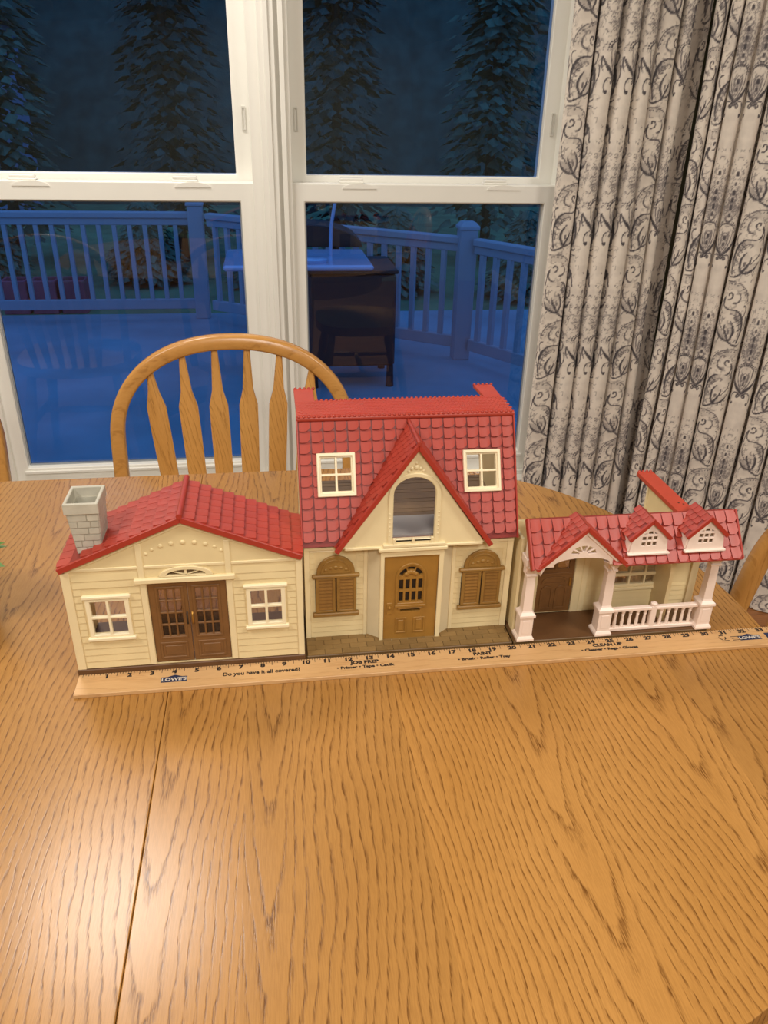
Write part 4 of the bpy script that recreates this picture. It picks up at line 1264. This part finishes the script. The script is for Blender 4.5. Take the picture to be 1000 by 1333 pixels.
shutters(10.60, 12.56, 1.62, 3.60, 4.72, 'l')
shutters(17.66, 19.62, 1.54, 3.51, 4.62, 'r')

# main roof slope: 18 columns of tiles, 11 courses
S0, S1 = Vector((0, 1.2, 5.35)), Vector((0, 3.72, 10.62))
LEN = (S1 - S0).length
Dm = (S0 - S1).normalized()
Nm = Vector((0, -(S1 - S0).z, (S1 - S0).y)).normalized()
def onslope(x, z, h_=0.0):
    f = (z - S0.z) / (S1.z - S0.z)
    q = S0 + (S1 - S0) * f + Nm * h_
    return (x, q.y, q.z)
WN = [(10.88, 12.6, 7.42, 9.17), (17.66, 19.39, 7.37, 9.10)]
gap_hole = [(12.6, 5.6), (17.8, 5.6), (15.2, 9.6)]
lp = [rect(10.06, 20.16, S0.z, S1.z)] + [list(reversed(rect(a + .12, b - .12, c + .12, d - .12))) for a, b, c, d in WN] + [list(reversed(gap_hole))]
MB().prism(lp, lambda u, v_, w: onslope(u, v_, w), -0.14, 0.0).build('roof_slab', 'red_slab', B)
GA = (15.17, 10.42)                          # gable apex (front)
def gable_half(z):
    return (GA[1] - z) * (3.55 / 5.05)
cols, rows = 18, 11
tw = 10.02 / cols
th = 0.502
tm = tile_mesh('roof_tile', tw, th * 1.04, 'red_tile', 0.13, 0.08, 0.065, 0.32)
R3 = frame3(Vector((1, 0, 0)), Dm, Nm)
clip = {}
for i in range(rows):
    for j in range(cols):
        x = 10.10 + j * tw
        s_top = 0.06 + i * th
        q = S1 + Dm * s_top
        qb = S1 + Dm * (s_top + th)
        zc = (q.z + qb.z) / 2
        xc = x + tw / 2
        hit = False
        for a, b, c, d in WN:
            za, zb2 = c + 0.10, d - 0.10
            if x + tw > a + .10 and x < b - .10 and q.z > za and qb.z < zb2:
                hit = True
                if x < a + .02 or x + tw > b - .02:            # narrow tile beside the window frame
                    w2 = (a + .08 - x) if x < a + .02 else (x + tw - (b - .08))
                    if w2 > 0.12:
                        k2 = round(w2, 2)
                        if k2 not in clip: clip[k2] = tile_mesh('roof_tile', w2, th * 1.04, 'red_tile', 0.13, 0.3, 0.05, 0.2)
                        inst('roof_tile', clip[k2], B, (x if x < a + .02 else b - .08, q.y, q.z), R3)
                elif qb.z < za - 0.1:                            # short tile below the frame
                    f2 = (q.z - za) / (q.z - qb.z)
                    k2 = ('h', round(f2, 2))
                    if k2 not in clip: clip[k2] = tile_mesh('roof_tile', tw, th * 1.04 * (1 - f2), 'red_tile', 0.13, 0.3, 0.065, 0.3)
                    q2 = q + Dm * (th * f2)
                    inst('roof_tile', clip[k2], B, (x, q2.y, q2.z), R3)
        if hit:
            continue
        if abs(xc - GA[0]) < gable_half(zc) - 0.45:
            continue
        inst('roof_tile', tm, B, (x, q.y, q.z), R3)
# side barge strips of the slope
for x0, x1 in ((10.02, 10.10), (20.12, 20.20)):
    MB().prism([rect(x0, x1, S0.z - .02, S1.z)], lambda u, v_, w: onslope(u, v_, w), -0.16, 0.12).build('barge_strip', 'red_edge', B, bevel=0.02)
MB().tube([(10.04, 3.70, 10.62), (20.18, 3.70, 10.62)], 0.14, 12).build('ridge_roll', 'red_tile', B, smooth=50)
# flat top: a strip with two arms reaching back, pebbled surface and scalloped edges
top = [(10.06, 3.6), (20.16, 3.6), (20.16, 7.65), (19.2, 7.65), (19.3, 5.82), (11.0, 5.82), (11.0, 7.65), (10.06, 7.65)]
MB().prism([top], XY, 10.58, 10.74).build('roof_top', 'red_top', B, bevel=0.02)
mb = MB()
for k in range(44):
    mb.sphere((10.15 + k * 0.2295, 3.64, 10.73), 0.085, 6, 4)
for k in range(36):
    mb.sphere((11.1 + k * 0.2295, 5.80, 10.74), 0.085, 6, 4)
for k in range(5):
    mb.sphere((10.15 + k * 0.22, 7.62, 10.74), 0.085, 6, 4)
    mb.sphere((19.25 + k * 0.22, 7.62, 10.74), 0.085, 6, 4)
tag(mb.build('scallop_edge', 'red_edge', B, smooth=60), kind='stuff')
mb = MB()
for r_ in range(9):
    yy = 3.86 + r_ * 0.215
    for k in range(46):
        mb.box(10.12 + k * 0.218 + (0.1 if r_ % 2 else 0), 10.12 + k * 0.218 + 0.19 + (0.1 if r_ % 2 else 0), yy, yy + 0.19, 10.74, 10.757)
tag(mb.build('pebbled_surface', 'red_top', B), kind='stuff')
# roof windows
for a, b, c, d in WN:
    cx, cz = (a + b) / 2, (c + d) / 2
    hs = [rect(a + .18, cx - .05, c + .2, cz - .04), rect(cx + .05, b - .18, c + .2, cz - .04), rect(a + .18, cx - .05, cz + .05, d - .18), rect(cx + .05, b - .18, cz + .05, d - .18)]
    o = MB().prism([rect(a, b, c, d)] + [list(reversed(h_)) for h_ in hs], lambda u, v_, w: onslope(u, v_, w), -0.18, 0.10).build('roof_window', 'ivory', B, bevel=0.02)
    MB().prism([rect(a - .02, b + .02, c - .02, d + .02), list(reversed(rect(a + .12, b - .12, c + .12, d - .12)))], lambda u, v_, w: onslope(u, v_, w), -0.02, 0.22).build('outer_frame', 'ivory', o, bevel=0.03)
# pointed gable with the arched opening
gw = [(15.17 - 3.32, 5.34), (15.17 + 3.32, 5.34), (15.17, 10.1)]
op = arch(14.15, 16.06, 5.72, 7.98, 8.80)
MB().prism([gw, list(reversed(op))], XZ, 0.92, 1.08).build('gable_wall', 'cream_trim', B, bevel=0.01)
MB().prism([arch(13.92, 16.30, 5.5, 7.98, 9.02), list(reversed(arch(14.13, 16.08, 5.72, 7.98, 8.82)))], XZ, 0.86, 0.94).build('opening_surround', 'cream_trim', B, bevel=0.03)
MB().box(11.95, 18.4, 0.84, 1.02, 5.26, 5.40).build('gable_sill', 'cream_trim', B, bevel=0.03)
MB().box(13.7, 16.62, 0.74, 1.0, 5.36, 5.52).build('balcony_ledge', 'cream_trim', B, bevel=0.03)
for x in (14.22, 15.1, 15.98):
    MB().box(x - .07, x + .07, 0.80, 0.94, 5.5, 5.8).build('balcony_stud', 'cream_trim', B, bevel=0.02)
MB().box(14.2, 16.0, 0.86, 0.92, 5.6, 5.74).build('balcony_rail', 'ivory', B, bevel=0.02)
for k, (dx, dz, r_) in enumerate(((0, 9.28, .13), (-.2, 9.22, .09), (.2, 9.22, .09), (-.34, 9.1, .07), (.34, 9.1, .07), (0, 9.48, .08))):
    MB().sphere((15.12 + dx, 0.92, dz), r_, 8, 5, (1, .5, 1)).build('carved_leaf', 'cream_trim', B, smooth=60)
for k in range(6):
    for sx in (-1, 1):
        MB().sphere((15.11 + sx * 1.12, 0.87, 5.95 + k * 0.22), 0.055, 6, 4, (1, .5, 1)).build('carved_leaf', 'cream_trim', B, smooth=60)
# gable roof: two slopes with small tiles, running back into the main slope
for sgn in (-1, 1):
    hw, drop = 3.62, 5.10
    Dg = Vector((sgn * hw, 0, -drop)).normalized()
    Ng = Vector((sgn * drop, 0, hw)).normalized()
    Lg = math.hypot(hw, drop)
    a0 = Vector((GA[0], 0, GA[1] - 0.02))
    def yback(z):
        return S0.y + (S1.y - S0.y) * (z - S0.z) / (S1.z - S0.z)
    def P(s_, y, h_):
        q = a0 + Dg * s_ + Ng * h_
        return (q.x, y, q.z)
    yt_, yb_ = yback(GA[1]) + 0.05, yback(GA[1] - drop) + 0.05
    MB().hexa([P(0, 0.78, -.10), P(Lg, 0.78, -.10), P(Lg, yb_, -.10), P(0, yt_, -.10), P(0, 0.78, 0), P(Lg, 0.78, 0), P(Lg, yb_, 0), P(0, yt_, 0)]).build('gable_roof_slab', 'red_slab', B)
    sa, sb = .16 * drop / hw, -.07 * drop / hw
    MB().hexa([P(sa, 0.70, -.16), P(Lg + .04, 0.70, -.16), P(Lg + .04, 0.86, -.16), P(sa, 0.86, -.16), P(sb, 0.70, .07), P(Lg + .04, 0.70, .07), P(Lg + .04, 0.86, .07), P(sb, 0.86, .07)]).build('barge_board', 'red_edge', B, bevel=0.03)
    gth, gtw = Lg / 17, 0.42
    gm = tile_mesh('gable_tile', gtw, gth * 1.05, 'red_tile', 0.06, 0.1, 0.03, 0.12)
    Rg = frame3(Vector((0, sgn * 1.0, 0)), Dg, Ng)
    for i in range(17):
        zc = GA[1] - drop * (i + 0.5) / 17
        ye = yback(zc)
        y = 0.86 + (0.0 if i % 2 else -0.2)
        while y < ye - 0.05:
            q = a0 + Dg * (i * gth)
            ys = y if sgn > 0 else y + gtw
            if y >= 0.80:
                inst('gable_tile', gm, B, (q.x, ys, q.z), Rg)
            y += gtw
MB().tube([(GA[0], 0.66, GA[1] + .04), (GA[0], yback(GA[1]) + .03, GA[1] + .04)], 0.09, 10).build('gable_ridge', 'red_tile', B, smooth=50)
# attic inside: pale floor in front, planks behind
MB().box(10.26, 19.96, 1.5, 3.4, 5.45, 5.62).build('attic_floor', 'attic_grey', B)
for k in range(12):
    y0 = 3.4 + k * 0.36
    MB().box(10.26, 19.96, y0, y0 + 0.34, 5.5, 5.62 + 0.006 * (k % 3)).build('floor_plank', 'attic_plank', B)

# ================================================================== RIGHT TOY HOUSE WITH PORCH
Cc = thing('toy_house', 'low toy house with white porch posts, balustrade and two roof dormers', 'toy house', (25, 2.5, -0.2), 'toy houses behind the yardstick')
Cn = Cc
PZ = 0.10
MB().box(20.16, 30.3, 0.05, 5.2, -0.2, PZ).build('base', 'brown_base', Cn, bevel=0.03)
MB().box(20.2, 30.26, 0.08, 2.3, PZ, PZ + 0.03).build('porch_floor', 'brown_dark', Cn)
# back wall of the porch
RY = 2.3
lp = [rect(20.3, 30.5, PZ, 5.6), list(reversed(rect(21.85, 23.8, PZ + .05, 3.55)))]
wx = [(25.95, 26.72), (26.82, 27.55), (27.65, 28.35)]
for a, b in wx:
    lp.append(list(reversed(rect(a, b, 1.62, 2.12))))
    lp.append(list(reversed(rect(a, b, 2.3, 3.05))))
MB().prism(lp, XZ, RY, RY + 0.14).build('porch_wall', 'cream', Cn)
boards(Cn, 20.35, 21.5, RY, PZ + .02, 4.2, 0.30, [])
boards(Cn, 24.45, 30.0, RY, PZ + .02, 1.5, 0.30, [])
MB().box(20.3, 20.44, 0.9, RY, PZ, 5.4).build('side_wall', 'cream', Cn)
MB().box(30.1, 30.5, RY - .09, RY + .02, PZ, 5.0).build('corner_post', 'cream_trim', Cn, bevel=0.02)
MB().box(29.0, 29.12, RY - .06, RY + .02, PZ, 5.0).build('wall_batten', 'cream_trim', Cn, bevel=0.02)
MB().prism([rect(21.6, 24.2, PZ, 3.85), list(reversed(rect(21.87, 23.78, PZ + .03, 3.5)))], XZ, RY - 0.08, RY + .06).build('door_frame', 'cream_trim', Cn, bevel=0.03)
MB().box(24.2, 24.5, RY - .05, RY + .02, PZ, 3.9).build('door_trim', 'cream_trim', Cn, bevel=0.02)
hs = []
for i in range(2):
    for j in range(1):
        hs.append(list(reversed(rect(22.12 + i * .75, 22.12 + i * .75 + .62, 2.72, 3.2))))
pd = MB().prism([rect(21.9, 23.75, PZ + .04, 3.48)] + hs, XZ, RY + .02, RY + .14).build('door', 'door_brown', Cn, bevel=0.012)
MB().box(22.05, 23.6, RY + .10, RY + .12, 2.66, 3.26).build('door_glass', 'toy_glass', pd)
MB().box(22.0, 23.65, RY - .03, RY + .03, 2.42, 2.52).build('ledge', 'door_brown', pd, bevel=0.02)
for x0, x1 in ((22.1, 22.75), (22.88, 23.5)):
    MB().prism([arch(x0, x1, 0.35, 1.4, 1.75), list(reversed(arch(x0 + .1, x1 - .1, 0.45, 1.38, 1.64)))], XZ, RY - .03, RY + .03).build('panel_moulding', 'door_brown', pd, bevel=0.015)
MB().prism([arch(22.1, 23.5, 1.85, 1.95, 2.3), list(reversed(arch(22.25, 23.35, 1.93, 1.98, 2.2)))], XZ, RY - .03, RY + .03).build('panel_moulding', 'door_brown', pd, bevel=0.015)
MB().box(23.56, 23.66, RY - .06, RY + .02, 1.7, 2.2).build('handle', 'gold_metal', pd, bevel=0.02)
# ribbon window
wf = MB().prism([rect(25.75, 28.55, 1.45, 3.2)] + [list(reversed(rect(a, b, 1.62, 2.12))) for a, b in wx] + [list(reversed(rect(a, b, 2.3, 3.05))) for a, b in wx], XZ, RY - .1, RY + .04).build('window', 'cream_trim', Cn, bevel=0.02)
MB().box(25.6, 29.0, RY - .16, RY, 1.28, 1.45).build('window_sill', 'cream_trim', wf, bevel=0.03)
MB().box(25.9, 28.4, RY + .06, RY + .09, 1.6, 3.1).build('pane', 'toy_glass', wf)
MB().box(28.6, 29.0, RY - .1, RY, 1.7, 3.2).build('window_shutter', 'cream', wf, bevel=0.02)
# end wall running back with a red capping
MB().box(28.15, 28.35, 0.9, 4.6, PZ, 6.12).build('end_wall', 'cream', Cn)
MB().box(28.1, 28.2, 4.45, 4.62, PZ, 6.1).build('corner_post', 'cream_trim', Cn, bevel=0.02)
cap = MB().prism([[(27.98, 0.75), (28.85, 0.75), (28.85, 5.75), (27.98, 5.75)]], XY, 6.12, 6.34).build('roof_capping', 'red_top', Cn, bevel=0.04)
for k in range(4):
    MB().sphere((28.1 + k * 0.21, 5.72, 6.34), 0.09, 8, 5).build('scallop', 'red_edge', cap, smooth=60)
for x, y in ((28.45, 2.0), (28.62, 1.85)):
    MB().lathe([(0.05, 6.335), (0.05, 6.346)], x, y, 10).build('peg_hole_shade', 'dark_gap', cap)  # flat dark discs: the shade inside the holes is painted on
# porch roof
E0, E1 = Vector((0, -0.6, 4.62)), Vector((0, 0.82, 6.45))
LP = (E1 - E0).length
Dp = (E0 - E1).normalized()
Np = Vector((0, -(E1 - E0).z, (E1 - E0).y)).normalized()
def onporch(u, v_, w):
    q = E0 + (E1 - E0) * ((v_ - E0.z) / (E1.z - E0.z)) + Np * w
    return (u, q.y, q.z)
gh = [(21.6, 4.64), (24.4, 4.64), (23.0, 6.0)]
MB().prism([[(20.40, E0.z), (20.62, E0.z), (22.80, 6.30), (24.98, E0.z), (30.72, E0.z), (30.72, E1.z), (20.40, E1.z)]], onporch, -0.16, 0.0).build('roof_slab', 'red_slab', Cn)
MB().prism([rect(20.36, 20.48, E0.z - .04, E1.z + .04)], onporch, -0.2, 0.14).build('barge_strip', 'red_edge', Cn, bevel=0.02)
MB().prism([rect(30.66, 30.76, E0.z - .02, E1.z + .02)], onporch, -0.18, 0.10).build('barge_strip', 'red_edge', Cn, bevel=0.02)
MB().prism([rect(24.95, 30.74, E0.z - .06, E0.z + .10)], onporch, -0.2, 0.05).build('eave_board', 'red_edge', Cn, bevel=0.02)
GX, GZ = 22.80, 6.66
GH, GD = 2.20, 2.05
DM = [(25.92, 1.02), (28.72, 1.02)]
cols, rows = 19, 4
tw, th = 10.2 / cols, LP / rows
tm = tile_mesh('roof_tile', tw, th * 1.04, 'red_tile', 0.12, 0.08, 0.06, 0.30)
R3 = frame3(Vector((1, 0, 0)), Dp, Np)
for i in range(rows):
    for j in range(cols):
        x = 20.48 + j * tw
        q = E1 + Dp * (i * th)
        zc = q.z + Dp.z * th / 2
        xc = x + tw / 2
        if abs(xc - GX) < (GZ - zc) * (GH / GD) - 0.42: continue
        if any(abs(xc - dx) < 0.72 and 5.15 < zc < 6.0 for dx, _ in DM): continue
        inst('roof_tile', tm, Cn, (x, q.y, q.z), R3)
# back of the roof
MB().box(20.44, 30.7, 0.78, 1.0, 6.2, 6.44).build('ridge_strip', 'red_slab', Cn, bevel=0.03)

def small_gable(gx, gz, gh_, gd, yf, nrow, gtw, name):
    for sgn in (-1, 1):
        Dg = Vector((sgn * gh_, 0, -gd)).normalized()
        Ng = Vector((sgn * gd, 0, gh_)).normalized()
        Lg = math.hypot(gh_, gd)
        a0 = Vector((gx, 0, gz))
        def P(s_, y, h_):
            q = a0 + Dg * s_ + Ng * h_
            return (q.x, y, q.z)
        def yb(z):
            return max(yf + 0.2, E0.y + (E1.y - E0.y) * (min(z, E1.z) - E0.z) / (E1.z - E0.z)) + 0.05
        MB().hexa([P(0, yf, -.10), P(Lg, yf, -.10), P(Lg, yb(gz - gd), -.10), P(0, yb(gz), -.10), P(0, yf, 0), P(Lg, yf, 0), P(Lg, yb(gz - gd), 0), P(0, yb(gz), 0)]).build(name + '_roof', 'red_slab', Cn)
        sa, sb = .14 * gd / gh_, -.06 * gd / gh_
        MB().hexa([P(sa, yf - .08, -.14), P(Lg + .03, yf - .08, -.14), P(Lg + .03, yf + .06, -.14), P(sa, yf + .06, -.14), P(sb, yf - .08, .06), P(Lg + .03, yf - .08, .06), P(Lg + .03, yf + .06, .06), P(sb, yf + .06, .06)]).build('barge_board', 'red_edge', Cn, bevel=0.02)
        gth = Lg / nrow
        gm = tile_mesh('gable_tile', gtw, gth * 1.03, 'red_tile', 0.06, 0.05, 0.03, 0.06)
        Rg = frame3(Vector((0, sgn * 1.0, 0)), Dg, Ng)
        for i in range(nrow):
            zc = gz - gd * (i + .5) / nrow
            y = yf + 0.06 - (gtw / 2 if i % 2 else 0)
            while y < yb(zc) - 0.12:
                q = a0 + Dg * (i * gth)
                if y >= yf:
                    inst('gable_tile', gm, Cn, (q.x, y if sgn > 0 else y + gtw, q.z), Rg)
                y += gtw
small_gable(GX, GZ, GH, GD, -0.62, 8, 0.40, 'porch_gable')
# pediment with fan cut-outs and arched lower edge
ped = [(GX - 2.05, 4.62)]
ped += [(GX - 1.35, 4.62)]
ped += [(GX + 1.35 * -math.cos(math.pi * k / 14), 4.70 + 0.34 * math.sin(math.pi * k / 14)) for k in range(15)]
ped += [(GX + 1.35, 4.62), (GX + 2.05, 4.62), (GX, 6.50)]
ho = []
for k in range(5):
    a0_, a1_ = math.pi * (k + .12) / 5, math.pi * (k + .88) / 5
    fz = 5.22
    ho.append([(GX + .22 * math.cos(a0_), fz + .16 * math.sin(a0_)), (GX + .62 * math.cos(a0_), fz + .46 * math.sin(a0_)), (GX + .62 * math.cos(a1_), fz + .46 * math.sin(a1_)), (GX + .22 * math.cos(a1_), fz + .16 * math.sin(a1_))])
MB().prism([ped] + [list(reversed(h_)) for h_ in ho], XZ, -0.50, -0.36).build('pediment', 'white_plastic', Cn, bevel=0.01)
for sgn in (-1, 1):
    MB().prism([[(GX, 6.50), (GX + sgn * 2.1, 4.58), (GX + sgn * 1.85, 4.58), (GX, 6.27)]], XZ, -0.58, -0.44).build('pediment_trim', 'white_plastic', Cn, bevel=0.02)
# dormers
for gx, _ in DM:
    small_gable(gx, 6.84, 1.02, 0.98, -0.50, 4, 0.38, 'dormer')
    fc = [(gx - .88, 5.10), (gx + .98, 5.10), (gx + .86, 5.92), (gx, 6.70), (gx - .80, 5.92)]
    ho = [rect(gx - .36 + i * .27, gx - .36 + i * .27 + .2, 5.46 + j * .29, 5.46 + j * .29 + .2) for i in range(3) for j in range(2)]
    ho += [[(gx - .12, 6.06), (gx + .14, 6.06), (gx + .1, 6.22), (gx - .08, 6.22)], [(gx - .36, 6.06), (gx - .18, 6.06), (gx - .16, 6.16)], [(gx + .2, 6.06), (gx + .38, 6.06), (gx + .2, 6.16)]]
    df = MB().prism([fc] + [list(reversed(h_)) for h_ in ho], XZ, -0.44, -0.34).build('dormer_face', 'white_plastic', Cn, bevel=0.008)
    MB().hexa([(gx - .95, -.34, 5.1), (gx - .85, -.34, 5.1), (gx - .85, .3, 5.7), (gx - .95, .3, 5.7), (gx - .88, -.34, 5.92), (gx - .78, -.34, 5.92), (gx - .78, .38, 5.92), (gx - .88, .38, 5.92)]).build('dormer_cheek', 'white_plastic', df)
    MB().box(gx - .98, gx + 1.06, -0.56, -0.36, 5.02, 5.13).build('dormer_sill', 'white_plastic', df, bevel=0.02)
    MB().box(gx - .5, gx + .5, -0.3, -0.28, 5.4, 6.3).build('dormer_backing', 'attic_plank', df)
# posts
PY = 0.42
def post(x, half=False):
    f = 1.0
    p = MB().lathe([(0.43, PZ + .02), (0.43, PZ + .14), (0.36, PZ + .24), (0.33, PZ + .26), (0.33, 1.42), (0.40, 1.46), (0.40, 1.60), (0.27, 1.72), (0.235, 1.8), (0.20, 3.72)], x, PY, 4, True).build('porch_post', 'white_plastic', Cn, bevel=0.01)
    MB().lathe([(0.20, 3.70), (0.27, 3.76), (0.27, 3.84), (0.23, 3.88), (0.30, 4.2), (0.38, 4.42), (0.38, 4.75)], x, PY, 4, True).build('capital', 'white_plastic', p, bevel=0.01)
    MB().box(x - .2, x + .2, PY - .35, PY - .32, PZ + .42, 1.28).build('pedestal_panel', 'white_plastic', p, bevel=0.01)
    for sx in (-1, 1):
        MB().sphere((x + sx * 0.18, PY - 0.3, 4.3), 0.11, 8, 5).build('scroll', 'white_plastic', p, smooth=60)
for x in (20.72, 24.72, 30.02):
    post(x)
# brackets from the posts to the eave
for x, sg in ((20.72, 1), (24.72, -1)):
    MB().prism([[(x + sg * .2, 4.05), (x + sg * .2, 4.66), (x + sg * .75, 4.66), (x + sg * .42, 4.5)]], XZ, -0.35, 0.4).build('bracket', 'white_plastic', Cn, bevel=0.02)
MB().box(24.5, 30.5, 0.1, 0.55, 4.66, 4.8).build('porch_beam', 'white_plastic', Cn, bevel=0.02)
MB().prism([[(20.38, 3.95), (20.62, 3.95), (20.62, 5.3), (20.40, 5.9)]], XZ, 0.2, 0.5).build('post_return', 'white_plastic', Cn, bevel=0.02)
# balustrade
bl = MB().box(25.0, 29.75, PY - .13, PY + .13, 1.28, 1.46).build('top_rail', 'white_plastic', Cn, bevel=0.03)
MB().box(25.0, 29.75, PY - .15, PY + .15, PZ + .04, PZ + .24).build('bottom_rail', 'white_plastic', Cn, bevel=0.03)
MB().box(27.2, 27.5, PY - .14, PY + .14, PZ + .2, 1.5).build('middle_post', 'white_plastic', Cn, bevel=0.03)
MB().lathe([(0.10, 1.5), (0.17, 1.54), (0.17, 1.62), (0.08, 1.68)], 27.35, PY, 10).build('finial', 'white_plastic', Cn, smooth=40)
bm_ = MB().lathe([(0.09, 0.3), (0.11, 0.36), (0.07, 0.42), (0.09, 0.55), (0.075, 0.75), (0.06, 0.95), (0.085, 1.05), (0.06, 1.1), (0.10, 1.18), (0.10, 1.3)], 0, 0, 10).mesh('baluster', 'white_plastic', (0, 0, 0), 50)
for x in [25.42 + k * 0.385 for k in range(5)] + [27.82 + k * 0.385 for k in range(5)]:
    inst('baluster', bm_, Cn, (x, PY, 0.0))

# ================================================================== PLANT
pt = thing('potted_plant', 'small green potted plant at the left edge of the table', 'plant', (-7.05, 5.6, -0.2))
MB().lathe([(1.3, -0.2), (1.5, 0.2), (1.9, 3.0), (2.0, 3.1), (2.0, 3.3), (1.75, 3.3), (1.6, 2.9)], -7.05, 5.6, 24).build('pot', 'pot', pt, smooth=40)
MB().lathe([(1.6, 2.7), (1.55, 2.95)], -7.05, 5.6, 20).build('soil', 'soil', pt)
rp = random.Random(4)
for k in range(46):
    a = rp.random() * 6.283
    el = rp.uniform(0.15, 1.3)
    L = rp.uniform(1.7, 2.7)
    d = Vector((math.cos(a) * math.cos(el), math.sin(a) * math.cos(el), math.sin(el)))
    s_ = Vector((-math.sin(a), math.cos(a), 0))
    b0 = Vector((-7.05, 5.6, 3.0)) + d * 0.4
    w_ = rp.uniform(0.28, 0.45)
    vs = []
    for f, ww in ((0, .04), (.3, .7), (.55, 1.0), (.8, .7), (1.0, .03)):
        c_ = b0 + d * L * f + Vector((0, 0, -0.6 * f * f))
        vs += [c_ - s_ * w_ * ww, c_ + Vector((0, 0, -0.07 * ww)), c_ + s_ * w_ * ww]
    fs = []
    for i in range(4):
        for q in range(2):
            fs.append((i * 3 + q, i * 3 + q + 1, i * 3 + q + 4, i * 3 + q + 3))
    MB().add(vs, fs).build('leaf', 'leaf', pt, smooth=60)
